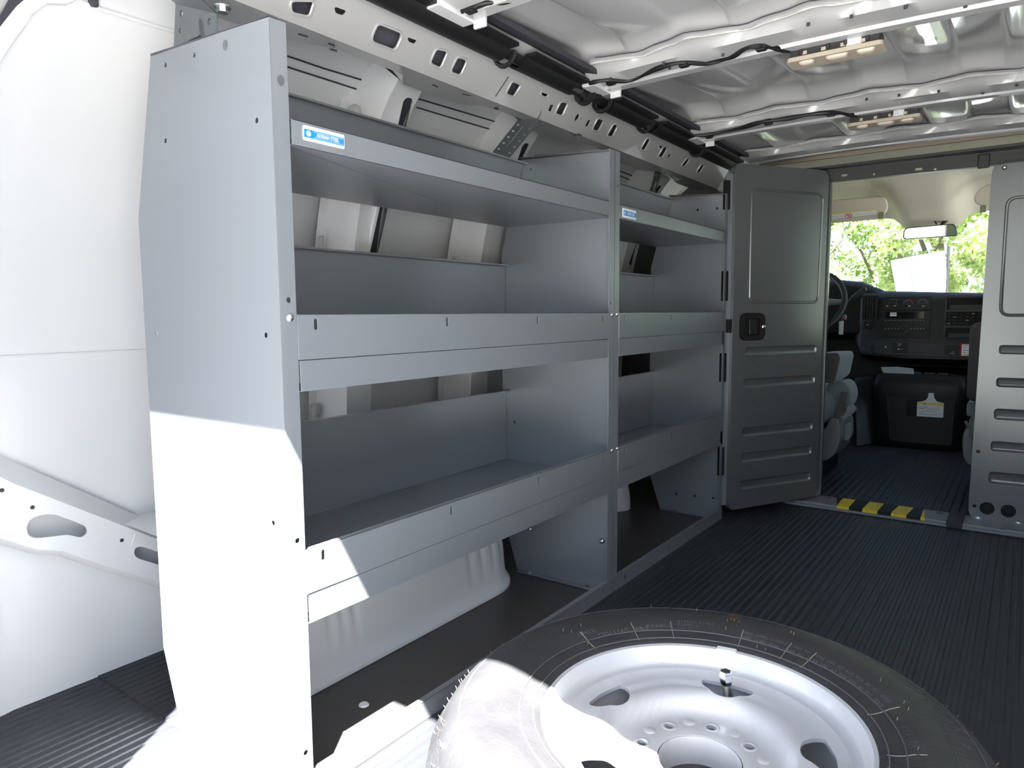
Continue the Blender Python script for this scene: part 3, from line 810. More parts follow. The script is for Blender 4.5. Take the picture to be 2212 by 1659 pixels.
# ================================================================== SPARE WHEEL
TC = Vector((.572, .2475, 0))
spare = thing('spare_wheel', 'silver steel wheel with black tire lying flat on the floor', 'wheel', TC)
FT = Frame(TC, (1, 0, 0), (0, 1, 0))
RT = .385
tp = [(.212, .206), (.218, .222), (.228, .229), (.245, .231), (.262, .238), (.290, .2445), (.315, .2445), (.335, .240), (.352, .229), (.363, .214), (.370, .200), (.378, .185), (.384, .160), (RT, .1225),
      (.384, .085), (.378, .060), (.370, .045), (.363, .031), (.352, .016), (.335, .005), (.315, .0008), (.290, .0008), (.262, .007), (.245, .014), (.228, .016), (.212, .04), (.205, .1225)]
MB().lathe(tp, FT, 120, True).build('tire', TIRE, spare, smooth=50)
# concentric sidewall lines
mb = MB()
for r_, z_ in ((.2335, .2306), (.253, .2352), (.3375, .2388)):
    mb.tube([FT.at(r_ * math.cos(a), r_ * math.sin(a), z_) for a in [2 * math.pi * k / 120 for k in range(120)]], .0011, 5, True)
mb.build('sidewall_ring', TIREL, spare)
# tread lugs on the shoulder
mb = MB()
for k in range(120):
    a0 = 2 * math.pi * (k + .15) / 120; a1 = 2 * math.pi * (k + .80) / 120
    for (r0, z0_), (r1, z1_), (r2, z2_) in ((( .366, .209), (.3795, .186), (.3865, .150)), ((.366, .036), (.3795, .059), (.3865, .095)), ):
        o_ = []
        for a in (a0, a1): o_ += [FT.at(r0 * math.cos(a), r0 * math.sin(a), z0_), FT.at(r1 * math.cos(a), r1 * math.sin(a), z1_), FT.at(r2 * math.cos(a), r2 * math.sin(a), z2_)]
        inn = [FT.at((r_ - .02) * math.cos(a), (r_ - .02) * math.sin(a), z_) for a in (a0, a1) for r_, z_ in ((r0, z0_), (r1, z1_), (r2, z2_))]
        mb.add(o_ + inn, [(0, 1, 4, 3), (1, 2, 5, 4), (0, 6, 7, 1), (1, 7, 8, 2), (3, 4, 10, 9), (4, 5, 11, 10), (0, 3, 9, 6), (2, 8, 11, 5)])
tr = mb.build('tread_block', TIRE, spare, smooth=0); tr['kind'] = 'stuff'
# moulded hairs
mb = MB()
def tz(r_):
    for (a, za), (b, zb) in zip(tp, tp[1:]):
        if a <= r_ <= b: return za + (zb - za) * (r_ - a) / (b - a)
    return .2
for k in range(130):
    a = random.uniform(0, 2 * math.pi); r_ = random.choice([random.uniform(.235, .34), .360, .366, .372])
    p = FT.at(r_ * math.cos(a), r_ * math.sin(a), tz(r_)); d = Vector((math.cos(a) * (.003 if r_ > .35 else .001), math.sin(a) * (.003 if r_ > .35 else .001), random.uniform(.004, .008)))
    mb.tube([p, p + d], .00045, 3)
hr = mb.build('moulding_hair', HAIR, spare, smooth=0); hr['kind'] = 'stuff'
# radial joint lines and raised lettering on the sidewall
for deg in (158, 137, 122, 96, 79, 70, 35, 12, 5):
    a = math.radians(deg)
    MB().tube([FT.at(r_ * math.cos(a), r_ * math.sin(a), tz(r_) + .0003) for r_ in (.231, .24, .25, .262, .275)], .00055, 5).build('mould_line', HAIR, spare)
def arc_text(txt, r_, deg0, h, step, m=TIREL, name='raised_lettering'):
    mb = MB(); a = math.radians(deg0)
    for ch in txt:
        if ch != ' ':
            z0_ = tz(r_); z1_ = tz(r_ + .01); rad = Vector((math.cos(a), math.sin(a), (z1_ - z0_) / .01)); tan = Vector((math.sin(a), -math.cos(a), 0))
            F_ = Frame(FT.at(r_ * math.cos(a), r_ * math.sin(a), z0_ + .0006), tan, rad)
            q = text_mb(ch, F_, h, th=.0002); mb.add(q.v, q.f)
        a -= math.radians(step)
    return mb.build(name, m, spare, smooth=0)
arc_text('UNIL', .270, 158.5, .010, 1.9, LETTER)
arc_text('120/116S  M+S', .256, 152, .011, 1.7, LETTER)
arc_text('R26BCZ', .262, 131, .0085, 1.7, LETTER)
arc_text('010820 S1UR2', .275, 119, .0055, 1.1, LETTER)
arc_text('020821S', .267, 119, .0055, 1.1, LETTER)
arc_text('MAX LOAD SINGLE 1380 KG 3042 LBS AT 550 KPA 80 PSI COLD', .268, 95, .0062, 1.05, LETTER)
arc_text('MAX LOAD DUAL 1260 KG 2778 LBS AT 550 KPA 80 PSI COLD', .256, 95, .0062, 1.10, LETTER)
arc_text('VERTEBEL', .327, 107, .016, 3.6)
arc_text('LT245/75R16', .325, 52, .017, 3.4)
arc_text('DOT 055 TA 7615', .262, 33, .009, 1.9)
arc_text('STEEL BELTED', .31, 28, .010, 2.0)
mb = MB()
for k in range(26):
    a = math.radians(random.uniform(98.3, 101.3)); r_ = random.uniform(.292, .325)
    p = FT.at(r_ * math.cos(a), r_ * math.sin(a), tz(r_) + .0004); q = FT.at((r_ + .009) * math.cos(a), (r_ + .009) * math.sin(a), tz(r_ + .009) + .0004)
    mb.tube([p, q], .0006, 4)
mb.build('rust_mark', RUST, spare)
# steel rim: flange, barrel and pierced disc
rp = [(.2225, .214), (.2245, .222), (.2215, .2262), (.2165, .2245), (.2125, .216), (.210, .206), (.207, .200), (.200, .1965), (.193, .196), (.190, .10), (.186, .03), (.205, .022), (.205, .018), (.183, .022), (.183, .10), (.187, .185), (.20, .19), (.215, .206)]
MB().lathe(rp, FT, 120, True).build('rim_barrel', RIM, spare, smooth=40)
def discz(r_):
    P = [(.0, .163), (.060, .163), (.066, .165), (.098, .165), (.108, .168), (.132, .187), (.145, .1905), (.172, .1900), (.186, .193), (.1935, .197)]
    for (a, za), (b, zb) in zip(P, P[1:]):
        if a <= r_ <= b:
            t = (r_ - a) / (b - a); t = t * t * (3 - 2 * t); return za + (zb - za) * t
    return P[-1][1]
HHA = [168.5, 96.5, 24.5, -47.5, -119.5]
def disc_fn(u, v, w_):
    r_ = math.hypot(u, v); z = discz(r_); a = math.degrees(math.atan2(v, u))
    for h in HHA:
        d = (a - h + 180) % 360 - 180
        z += .004 * math.exp(-(d / 15) ** 2) * math.exp(-((r_ - .140) / .014) ** 2) - .003 * math.exp(-(d / 13) ** 2) * math.exp(-((r_ - .172) / .014) ** 2)
    return FT.at(u, v, z + w_)
holes = []
for h in HHA:
    a = math.radians(h); e = Vector((math.cos(a), math.sin(a))); tq = Vector((-math.sin(a), math.cos(a)))
    pts = []
    for dr, dt in ((.012, -.042), (.019, 0), (.012, .042), (-.004, .038), (-.024, .018), (-.028, 0), (-.024, -.018), (-.004, -.038)):
        q = e * (.160 + dr) + tq * dt; pts.append((q.x, q.y))
    holes.append(rpoly(pts, .012, 3))
for k in range(8):
    a = math.radians(146 - 45 * k - 2); holes.append(circ((.0826 * math.cos(a), .0826 * math.sin(a)), .0075, 14))
hub = [(.0585 * math.cos(a) , .0585 * math.sin(a)) for a in [2 * math.pi * k / 48 for k in range(48)]]
holes.append(hub)
MB().plate(disc_fn, circ((0, 0), .1935, 96), holes, .006, grid=.008).build('wheel_disc', RIM, spare, smooth=50)
mb = MB(); mb.lathe([(.0585, .159), (.0575, .150), (.055, .12), (.0545, .12), (.056, .150), (.057, .162)], FT, 48, True); mb.build('hub_collar', RIM, spare)
for k in range(8):
    a = math.radians(146 - 45 * k - 2); c = FT.at(.0826 * math.cos(a), .0826 * math.sin(a), .163)
    MB().lathe([(.0075, .0), (.0085, .0022), (.0125, .0022), (.0145, .0)], Frame(c, (1, 0, 0), (0, 1, 0)), 18).build('lug_seat', RIM, spare, smooth=60)
    a = math.radians(146 - 45 * k - 24.5); c = FT.at(.088 * math.cos(a), .088 * math.sin(a), .1630)
    MB().lathe([(0, .003), (.008, .003), (.012, .0)], Frame(c, (1, 0, 0), (0, 1, 0)), 14).build('disc_dimple', RIM, spare, smooth=60)
vp = FZ(.200).pt(1572, 1478)
vs_ = MB().tube([vp + Vector((.002, .006, -.05)), vp + Vector((0, 0, -.012)), vp + Vector((-.001, -.003, .004))], [.0085, .0075, .0065], 14).build('valve_stem', STEEL, spare)
MB().tube([vp + Vector((-.001, -.003, .002)), vp + Vector((-.001, -.004, .010)), vp + Vector((-.002, -.006, .018)), vp + Vector((-.002, -.006, .024))], [.0085, .0105, .0105, .0085], 6).build('valve_cap', CHROME, vs_, smooth=20)
wgt = math.radians(100); wp = FT.at(.2215 * math.cos(wgt), .2215 * math.sin(wgt), .2262)
Fw = Frame(wp, (math.sin(wgt), -math.cos(wgt), 0), (0, 0, 1)); MB().fbox(Fw, -.016, -.014, -.004, .016, .002, .010).build('balance_weight', LWHITE, spare, bevel=.002)
# floor grime of the tire rests on floor: radius contact ring is the lower sidewall

# ================================================================== PARTITION
YP = 2.405
part = thing('partition', 'gray steel partition with doorway between cargo area and cab', 'partition', (.55, YP, 0))
FP = Frame((0, YP, 0), (1, .05, 0), (0, 0, 1))
PU = FP.uv
# right fixed panel
pu0 = PU(2143, 420)[0]; pbot = .006; ptop = PU(2160, 345)[1]
outl = rpoly([(pu0 - .018, pbot), (1.46, pbot), (1.46, ptop + .03), (pu0 - .004, ptop)], [.05, .01, .01, .05], 6)
hs = [circ(PU(2105, 1093), .006), circ(PU(2113, 975), .007), circ(PU(2193, 1047), .006)]
pills = []
for (x_, ya_, yb_) in ((2158, 747, 763), (2152, 817, 834), (2147, 884, 904), (2140, 954, 972), (2135, 1020, 1041)):
    u_, v_ = PU(x_, (ya_ + yb_) / 2); h_ = PU(x_, ya_)[1] - PU(x_, yb_)[1]
    pills.append((u_, v_ - h_ * .6, 1.36, v_ + h_ * .6))
hs = [h for h in hs if not any(inpoly(h[0][0], h[0][1], pill_outline(*q)) for q in pills)] + [pill_outline(*q) for q in pills]
pm = MB().plate(FP, outl, hs, .028).build('fixed_panel', GRAYD, part, smooth=30, bevel=.004, seg=3)
for q in pills: pill(FP, *q, .008).build('pressed_rib', GRAYD, pm, smooth=50)
wl_, wb_, wt_ = PU(2163, 500)[0], PU(2170, 681)[1], PU(2180, 428)[1]
MB().tube([FP.at(u, v, .0) for u, v in rect(wl_ + .012, wb_, 1.36, wt_, .03)], .006, 8, True).build('pressed_window_bead', GRAYD, pm)
for c in ((2132, 1098), (2178, 1104)):
    u, v = PU(*c); q = Frame(FP.at(u, v, 0), FP.a, FP.b)
    MB().lathe([(0, .001), (.012, .001), (.014, .006), (.020, .006), (.023, .002), (.023, -.002)], q, 24).build('rubber_grommet', BLK, pm)
for c in ((2113, 1115), (2199, 1126)):
    u, v = PU(*c); q = FP.at(u, v - .01, .006); bolt(Frame(q, FP.a, FP.b), 0, 0, .007, .012, dome=False).build('bolt', STEEL, pm)
for c in ((2170, 362),):
    u, v = PU(*c); bolt(FP, u, v, .008, .008).build('bolt', STEEL, pm)
MB().fbox(FP, pu0 - .02, -.002, .0, 1.46, .014, .022).build('base_strip', GRAYD, part, bevel=.003)
# left fixed panel behind the shelving
MB().prism(FP, rpoly([(-.72, .02), (.255, .02), (.255, 1.32), (-.30, 1.37), (-.58, 1.15), (-.70, .8)], [.0, .02, .03, .02, .05, .05]), -.03, -.004).build('fixed_panel', GRAYD, part, bevel=.004)
# header beam over the doorway
hz0, hz1 = PU(1800, 391.6)[1], PU(1800, 362)[1]
hs = []
for c, wd in (((1824, 378.5), .011), ((1984.5, 365.5), .012)):
    u, v = PU(*c); hs.append(rect(u - wd, v - .0045, u + wd, v + .0045, .0045))
for c in ((1888, 376.5), (2020, 365.5)): hs.append(circ(PU(*c), .0045, 10))
hd = MB().plate(FP, [(.20, hz0), (1.40, hz0), (1.40, hz1), (.20, hz1)], hs, .004).build('header_beam', HDARK, part, smooth=20)
mb = MB(); mb.fbox(FP, .20, hz0, -.03, pu0 + .03, hz0 + .004, -.004); mb.fbox(FP, .20, hz1 - .004, -.05, 1.40, hz1, .012); mb.build('header_flange', HDARK, hd, bevel=.002)
u0_, v0_ = PU(2113, 335); u1_, v1_ = PU(2137, 363)
MB().fbox(FP, u0_, v1_, .0, u1_, v0_, .012).build('header_clip', BLACK, hd, bevel=.003)
MB().box((.16, YP - .02, 1.352), (1.3, YP + .09, 1.362)).build('header_cap', HDARK, part, bevel=.002)
# sill
FS = FZ(.018)
mb = MB(); mb.box((.12, 2.325, -.002), (1.46, 2.465, .018)); SILLM = mat('sill_gray', (.20, .21, .225), .4)
sill = mb.build('sill', SILLM, part, bevel=.005)
mb = MB(); mb.box((.14, 2.312, -.001), (1.40, 2.326, .009)); mb.build('sill_lip', SILLM, sill, bevel=.002)
for p in ((1791, 1076), (2027, 1108), (2034, 1109)):
    u, v = FS.uv(*p); MB().prism(FS, circ((u, v), .006, 10), -.001, .0006).build('sill_hole', BOOT, sill)
u, v = FS.uv(2067, 1120); MB().box((u - .028, 2.31, 0), (u + .022, 2.47, .024)).build('sill_clip', DASH, sill, bevel=.003)
# hazard strip on the sill: alternating slanted rubber blocks
haz = thing('hazard_strip', 'yellow and black slanted safety strip on the doorway sill', 'safety strip', (.48, 2.39, .018))
fr = [890, 970, 1058, 1158, 1248, 1350, 1443, 1470]; bk = [893, 935, 1020, 1112, 1208, 1305, 1405, 1470]
xf = [FS.uv(1520 + q / 3.072, 1091 + (q - 890) * .0449)[0] for q in fr]
bk2 = [893, 935, 1020, 1112, 1208, 1305, 1405, 1470]
xb = [FS.uv(1520 + q / 3.072, 1072 + (q - 893) * .040)[0] for q in bk2]
yf, yb_ = 2.328, 2.455
# front-edge joints xf[0..7], back-edge joints xb[0..7]; block k lies between joints
cols = [BLK, YEL, BLK, YEL, BLK, YEL, BLK]
fj = [xf[0], xf[0], xf[1], xf[2], xf[3], xf[4], xf[5], xf[6]]
bj = [xb[0], xb[1], xb[2], xb[3], xb[4], xb[5], xb[6], xb[7]]
def hz_block(pf0, pf1, pb0, pb1, m, nm):
    mb = MB(); z0, z1 = .018, .0205
    mb.add([(pf0, yf, z0), (pf1, yf, z0), (pb1, yb_, z0), (pb0, yb_, z0), (pf0, yf + .004, z1), (pf1, yf + .004, z1), (pb1, yb_, z1), (pb0, yb_, z1)],
           [(0, 3, 2, 1), (4, 5, 6, 7), (0, 1, 5, 4), (1, 2, 6, 5), (2, 3, 7, 6), (3, 0, 4, 7)])
    if pf1 - pf0 > .002: mb.box((pf0, yf - .008, .003), (pf1, yf, .0195))
    mb.build(nm, m, haz, smooth=0)
for k in range(7):
    hz_block(fj[k], fj[k + 1] if k < 7 else xf[7], bj[k], bj[k + 1], cols[k], 'yellow_block' if cols[k] is YEL else 'black_block')
hz_block(xf[6], xf[7], xb[7] - .001, xb[7], YEL, 'yellow_block')

# ---- swing door
DP0 = Vector((.020, 1.965, 0)); DU = Vector((.262, 2.392, 0)) - DP0; DW = DU.length
FD = Frame(DP0, DU, (0, 0, 1))
DQ = FD.uv
dt = DQ(1590, 352)[1]
do = rpoly([DQ(1573, 1104), DQ(1763, 1071), (DQ(1790, 420)[0], DQ(1800, 369)[1]), (DQ(1590, 352)[0], dt)], [.035, .03, .045, .02], 6)
hs = []
for p, r_ in (((1630, 778), .0055), ((1744, 779), .0035), ((1760, 775), .005), ((1627, 869), .0055), ((1755, 860), .005), ((1739, 879), .0035), ((1625, 914), .0055), ((1635, 911), .0035), ((1753, 902), .005), ((1718, 903), .0035), ((1748, 986), .005), ((1622, 1004), .0055)):
    hs.append(circ(DQ(*p), r_, 10))
door_holes = list(hs)
dpills = []
for (x0_, x1_, y0_, y1_) in ((275, 748, 338, 385), (265, 738, 535, 597), (255, 722, 842, 922), (248, 715, 1000, 1095), (243, 708, 1170, 1280)):
    cx0 = 1520 + x0_ / 3.072; cx1 = 1520 + x1_ / 3.072; ya_ = 640 + y0_ / 3.072; yb2 = 640 + y1_ / 3.072
    ul = DQ(cx0, yb2)[0]; ur = DQ(cx1, ya_)[0]; vm = (DQ(cx0, yb2)[1] + DQ(cx1, ya_)[1]) / 2
    dpills.append((ul, vm - .018, ur, vm + .018))
door_holes = [h for h in door_holes if not any(q[0] - .006 < h[0][0] < q[2] + .006 and q[1] - .006 < h[0][1] < q[3] + .006 for q in dpills)]
hs = door_holes + [pill_outline(*q) for q in dpills]
door = MB().plate(FD, do, hs, .024).build('partition_door', GRAYD, part, smooth=30, bevel=.004, seg=3, label='open gray steel swing door with pressed ribs')
for h in door_holes:
    MB().prism(FD, h, -.006, -.003).build('hole_shade_disc', BOOT, door, smooth=0)  # dark disc paints the shade inside each hole
tl, tr_, br_, bl_ = DQ(1625, 408), DQ(1780, 430), DQ(1768, 664), DQ(1614, 653)
w2 = [(tl[0], bl_[1]), (br_[0] - .004, bl_[1]), (tr_[0] - .004, tl[1]), (tl[0], tl[1])]
MB().tube([FD.at(u, v, -.0005) for u, v in rpoly(w2, .028, 5)], .0055, 8, True).build('pressed_window_bead', GRAYD, door)
for q in dpills: pill(FD, *q, .0075).build('pressed_rib', GRAYD, door, smooth=50)
for k_, (x_, y_) in enumerate(((1615, 825), (1664, 824), (1702, 821), (1612, 932), (1697, 923), (1608, 1048), (1655, 1040), (1692, 1034))):
    u, v = DQ(x_, y_); MB().prism(FD, rect(u - .002, v - .004, u + .002, v + .004, .002), -.0080, -.0068).build('rib_slot', BOOT, door)
hu0, hv0 = DQ(1596, 736); hu1, hv1 = DQ(1651, 676)
hb = MB(); hb.plate(FD, [], [], .001) if False else None
hbz = MB()
Fh = Frame(FD.at(0, 0, .008), FD.a, FD.b)
hbz.plate(Fh, rect(hu0, hv0, hu1, hv1, .03, 6), [rect(hu0 + .018, hv0 + .020, hu1 - .024, hv1 - .020, .010)], .009)
hnd = hbz.build('handle', BLK, door, smooth=30, bevel=.002)
MB().fbox(FD, hu0 + .016, hv0 + .018, -.0005, hu1 - .022, hv1 - .018, .0012).build('handle_recess', BLK, hnd)
MB().fbox(FD, hu0 + .045, hv0 + .022, .001, hu0 + .085, hv1 - .022, .007).build('handle_lever', BLACK, hnd, bevel=.004)
u, v = DQ(1647, 706); bolt(Frame(FD.at(u, v, .008), FD.a, FD.b), 0, 0, .010, .005).build('lock_cylinder', CHROME, hnd)
# faint embossed plate near the top
e0, e1 = DQ(1686, 395), DQ(1724, 383)
MB().prism(FD, rect(e0[0], e0[1] - .012, e1[0], e0[1] + .008, .002), -.001, .0015).build('embossed_plate', GRAYD, door, bevel=.001)
# free edge: flange, bolts and rubber bumpers
ex = FD.uv(1590, 352)[0] + .002; exb = DQ(1578, 1000)[0]
u_e = (DQ(1586, 600)[0])
MB().fbox(FD, u_e - .030, .05, -.020, u_e + .006, dt - .035, -.014).build('edge_flange', GRAY, door, bevel=.002)
FE = Frame(FD.at(u_e, 0, -.008), FD.n * -1, (0, 0, 1))
if FE.n.dot(CAMP - FE.o) < 0: FE = Frame(FD.at(u_e, 0, -.034), FD.n, (0, 0, 1))
for p in ((1588, 432), (1585, 543), (1582, 652), (1578, 762), (1575, 870), (1572, 976), (1570, 1066)):
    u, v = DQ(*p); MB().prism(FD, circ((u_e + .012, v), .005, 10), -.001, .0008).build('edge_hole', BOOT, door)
for ya_, yb2 in ((388, 451), (585, 650), (763, 826), (966, 1028)):
    z1_ = DQ(1578, ya_)[1]; z0_ = DQ(1572, yb2)[1]
    MB().fbox(FD, u_e - .040, z0_ , -.026, u_e - .018, z1_, -.009).build('edge_bumper', BLK, door, bevel=.003)
z1_ = DQ(1580, 690)[1]; z0_ = DQ(1578, 719)[1]
MB().fbox(FD, u_e - .022, z0_, -.014, u_e - .002, z1_, -.002).build('latch_bolt', BLK, door, bevel=.002)

# ================================================================== ROOF ITEMS
# black trough sections with harness along the roof rail
trough = thing('cable_trough', 'long black plastic cable trough along the left roof rail', 'cable trough', (-.115, 1.0, 1.385))
FC = FX(-.115)
def yz(px_, py_): u, v = FC.uv(px_, py_); return u
segs = [(-.36, FC.uv(1085, 130)[0]), (FC.uv(1122, 150)[0], FC.uv(1240, 200)[0]), (FC.uv(1312, 240)[0], FC.uv(1392, 275)[0]), (FC.uv(1412, 283)[0], 2.36)]
for a, b in segs:
    secs = []
    n = max(6, int((b - a) / .06))
    for k in range(n + 1):
        y = a + (b - a) * k / n
        pr = []
        for j in range(11):
            t = math.pi * (1.02 + .98 * j / 10)
            pr.append((-.122 + .030 * math.cos(t), 1.405 + .024 * math.sin(t)))
        inn = [(-.122 + (x + .122) * .9, 1.405 + (z - 1.405) * .9 + .001) for x, z in pr[::-1]]
        secs.append([Vector((x, y, z)) for x, z in pr + inn])
    mb = MB().loft(secs, True)
    mb.box((-.098, a, 1.402), (-.066, b, 1.410))
    mb.build('trough_section', BLACKS, trough, smooth=45)
cp = [Vector((-.118 + .006 * math.sin(y * 9), y, 1.402 + .004 * math.sin(y * 13))) for y in [-.3 + .04 * k for k in range(67)]]
MB().tube(cp, .012, 8).build('cable_bundle', BLACKS, trough)
gp = [Vector((-.112 + .012 * math.sin(k * 1.3), segs[1][1] - .02 + k * .02, 1.392 - .010 * math.sin(k * .7))) for k in range(9)]
MB().tube(gp, [.012, .015, .013, .016, .014, .018, .016, .014, .012], 8).build('cable_bundle', BLACKS, trough)
for y in (.18, .74, 1.12, segs[2][0] - .02, segs[2][1] + .02, 1.95):
    MB().tube([(-.122 + .029 * math.cos(math.pi * (1 + j / 8)), y, 1.404 + .030 * math.sin(math.pi * (1 + j / 8))) for j in range(9)], .006, 6).build('trough_clip', BLACK, trough)

def harness(label, pts, clips, zb, r_=.0062):
    P = []
    for p in pts:
        q = FZ(zb).pt(*p); q = FZ(zb + arch(q.x)).pt(*p); P.append(q)
    t = thing('wire_harness', label, 'cable', P[len(P) // 2], 'black wire harnesses on the roof bows')
    sm = []
    for i in range(len(P) - 1):
        p0, p1, p2, p3 = P[max(i - 1, 0)], P[i], P[i + 1], P[min(i + 2, len(P) - 1)]
        for k in range(5):
            s = k / 5; sm.append(.5 * ((2 * p1) + (p2 - p0) * s + (2 * p0 - 5 * p1 + 4 * p2 - p3) * s * s + (3 * p1 - p0 - 3 * p2 + p3) * s ** 3))
    sm.append(P[-1])
    MB().tube(sm, [r_ * (1 + .25 * math.sin(i * .8)) for i in range(len(sm))], 8).build('cable', BLACKS, t)
    for c in clips:
        q = FZ(zb).pt(*c); q = FZ(zb + arch(q.x)).pt(*c)
        mb = MB(); mb.box(q + Vector((-.012, -.008, -.009)), q + Vector((.010, .009, .010))); mb.box(q + Vector((.006, -.013, -.006)), q + Vector((.012, .012, .002))); mb.build('clip', BLACK, t, bevel=.002)
    return t
harness('thin black harness on the roof bow nearest the rear door', [(940, 58), (958, 47), (988, 30), (1010, 18), (1045, 8), (1085, 3), (1130, -6), (1200, -20)], [(1018, 18)], 1.386)
harness('wavy black harness leading to the nearer roof lamp', [(1238, 210), (1262, 200), (1277, 180), (1310, 173), (1365, 172), (1418, 148), (1470, 135), (1535, 135), (1580, 122), (1612, 104), (1645, 99), (1675, 104), (1712, 109)], [(1320, 176), (1478, 137), (1645, 101)], 1.384)
harness('wavy black harness leading to the farther roof lamp', [(1474, 305), (1497, 294), (1530, 290), (1590, 279), (1645, 264), (1700, 256), (1750, 247), (1800, 243), (1830, 246), (1856, 250)], [(1532, 293), (1660, 264), (1795, 245)], 1.384, .0066)
# dome lamps
def dome_lamp(label, y, xa, xb_, dz):
    zt = 1.383 + arch((xa + xb_) / 2) + dz; xc = (xa + xb_) / 2; L = (xb_ - xa)
    t = thing('cargo_lamp', label, 'lamp', (xc, y, zt), 'roof lamps')
    F = Frame((xc, y, zt), (1, 0, 0), (0, 0, 1))
    mb = MB(); mb.box((xc - L * .46, y - .012, zt - .026), (xc + L * .46, y + .040, zt))
    for q in (-.34, -.06, .12, .34): mb.box((xc + L * q - .004, y - .015, zt - .020), (xc + L * q + .004, y - .012, zt - .006))
    hs_ = mb.build('housing', BLACK, t, bevel=.002)
    for q in (-.30, -.10, .10, .30): MB().box((xc + L * q - .006, y - .0135, zt - .022), (xc + L * q + .004, y - .0118, zt - .014)).build('housing_notch', BEIGEP, hs_)
    for q in (-.23, .20):
        MB().box((xc + L * q - .008, y - .006, zt - .002), (xc + L * q + .008, y + .004, zt + .008)).build('spring_clip', STEEL, hs_, bevel=.001)
    lb = MB().box((xc + L * .13, y - .0132, zt - .024), (xc + L * .28, y - .0122, zt - .001)).build('paper_label', PAPER, hs_)
    Ft = Frame((xc + L * .18, y - .0134, zt - .012), (1, 0, 0), (0, 0, 1)); text_mb('8 2\n6 4', Ft, .005, th=.0002).build('label_print', PAPERG, lb, smooth=0)
    # bezel with lenses, facing down
    Fd = Frame((xc, y + .014, zt - .026), (1, 0, 0), (0, -1, 0))
    lh = [(-.30, .20), (.06, .26), (.34, .16)]
    ls = [rect(L * (c - w_ / 2), -.013, L * (c + w_ / 2), .013, .008) for c, w_ in ((-.29, .17), (.03, .24), (.32, .19))]
    be = MB(); be.plate(Frame((xc, y + .014, zt - .036), (1, 0, 0), (0, -1, 0)), rect(-L / 2, -.034, L / 2, .034, .014, 5), [], .010)
    bz = be.build('bezel', BEIGEP, t, smooth=30, bevel=.004, seg=3)
    for q in ls:
        cx = sum(p[0] for p in q) / len(q); cy = sum(p[1] for p in q) / len(q)
        secs = [[Frame((xc, y + .014, zt - .036), (1, 0, 0), (0, -1, 0)).at(cx + (p[0] - cx) * s, cy + .012 + (p[1] - cy) * s, w_) for p in q] for s, w_ in ((1, -.001), (.95, .003), (.8, .006), (.5, .0075))]
        MB().loft(secs, True).build('lens', LENS, bz, smooth=60)
    return t
pa = FZ(1.39).pt(1697, 130); pb = FZ(1.39).pt(1899, 96)
dome_lamp('nearer beige and black roof lamp with three lenses', 1.168, .413, .622, .006)
dome_lamp('farther beige and black roof lamp, closer to the cab', 1.885, .411, .618, .004)

# ================================================================== CAB
# floor, shell, headliner, glass
struct(MB().box((-.62, 2.47, -.04), (1.48, 4.75, .012)).build('floor_cab', RUBBER))
# cab ribs (dark ribbed mat)
cr = ribbed(.0, 1.0, 2.47, 3.9, .0125, pitch=.03, h=.002); struct(cr.build('floor_mat', RUBBER, smooth=0))
hl = MB()
def hlz(x, y):
    z = 1.405 - .10 * max(0, (y - 3.05) / .75) ** 2
    bx = math.exp(-((x - .47) / .155) ** 6); by = min(1, max(0, (y - 2.95) / .45)); by = by * by * (3 - 2 * by)
    return z - .085 * bx * by
gx = [-.62 + .035 * k for k in range(61)]; gy = [2.46 + .05 * k for k in range(28)]
hl.loft([[Vector((x, y, hlz(x, y))) for x in gx] for y in gy], False)
hl.loft([[Vector((x, 3.81, hlz(x, 3.81))), Vector((x, 3.84, 1.36))] for x in gx], False)
struct(hl.build('ceiling_headliner', BEIGE, smooth=60))
MB().box((-.62, 2.425, 1.398), (1.5, 2.44, 1.428)).build('headliner_edge', mat('headliner_edge', (.30, .24, .18), .6), bpy.data.objects['ceiling_headliner'], bevel=.004)
sh = MB()
sh.box((-.76, 2.60, -.05), (-.66, 3.0, 1.42)); sh.box((1.46, 2.43, -.05), (1.56, 2.49, 1.42))
sh.box((-.74, 2.55, -.05), (-.68, 4.7, .62)); sh.box((1.48, 2.47, -.05), (1.54, 4.7, .62))
sh.box((-.78, 2.44, 1.43), (1.58, 3.85, 1.48)); sh.box((-.78, 3.80, 1.34), (1.58, 3.88, 1.45))
sh.box((-.74, 4.60, -.05), (1.54, 4.72, .86))
sh.box((-.74, 2.55, 1.30), (-.68, 3.8, 1.44)); sh.box((1.48, 2.47, 1.34), (1.54, 3.8, 1.44))
for x in (-.71, 1.51): sh.tube([(x, 3.80, 1.40), (x, 4.62, .80)], .045, 8)
struct(sh.build('wall_cab', mat('cab_trim', (.10, .10, .105), .6), bevel=.006))
wg = MB(); wg.add([(-.70, 3.84, 1.37), (1.50, 3.84, 1.37), (1.50, 4.62, .85), (-.70, 4.62, .85)], [(0, 1, 2, 3)])
struct(wg.build('window_1', GLASS, smooth=0))
for n_, x in (('window_2', -.70), ('window_3', 1.50)):
    g_ = MB().add([(x, 2.48, .60), (x, 4.45, .60), (x, 4.45, .9), (x, 3.8, 1.38), (x, 2.48, 1.38)], [(0, 1, 2, 3, 4)]); struct(g_.build(n_, GLASS, smooth=0))

hood = MB(); hood.loft([[Vector((x, y, z - .03 * ((x - .41) / 1.0) ** 2)) for x in (-.6, -.3, 0, .4, .8, 1.1, 1.42)] for y, z in ((4.66, .845), (4.9, .80), (5.3, .74), (5.6, .66), (5.72, .52), (5.74, -.2))], False)
struct(hood.build('wall_hood', WHITE, smooth=60))
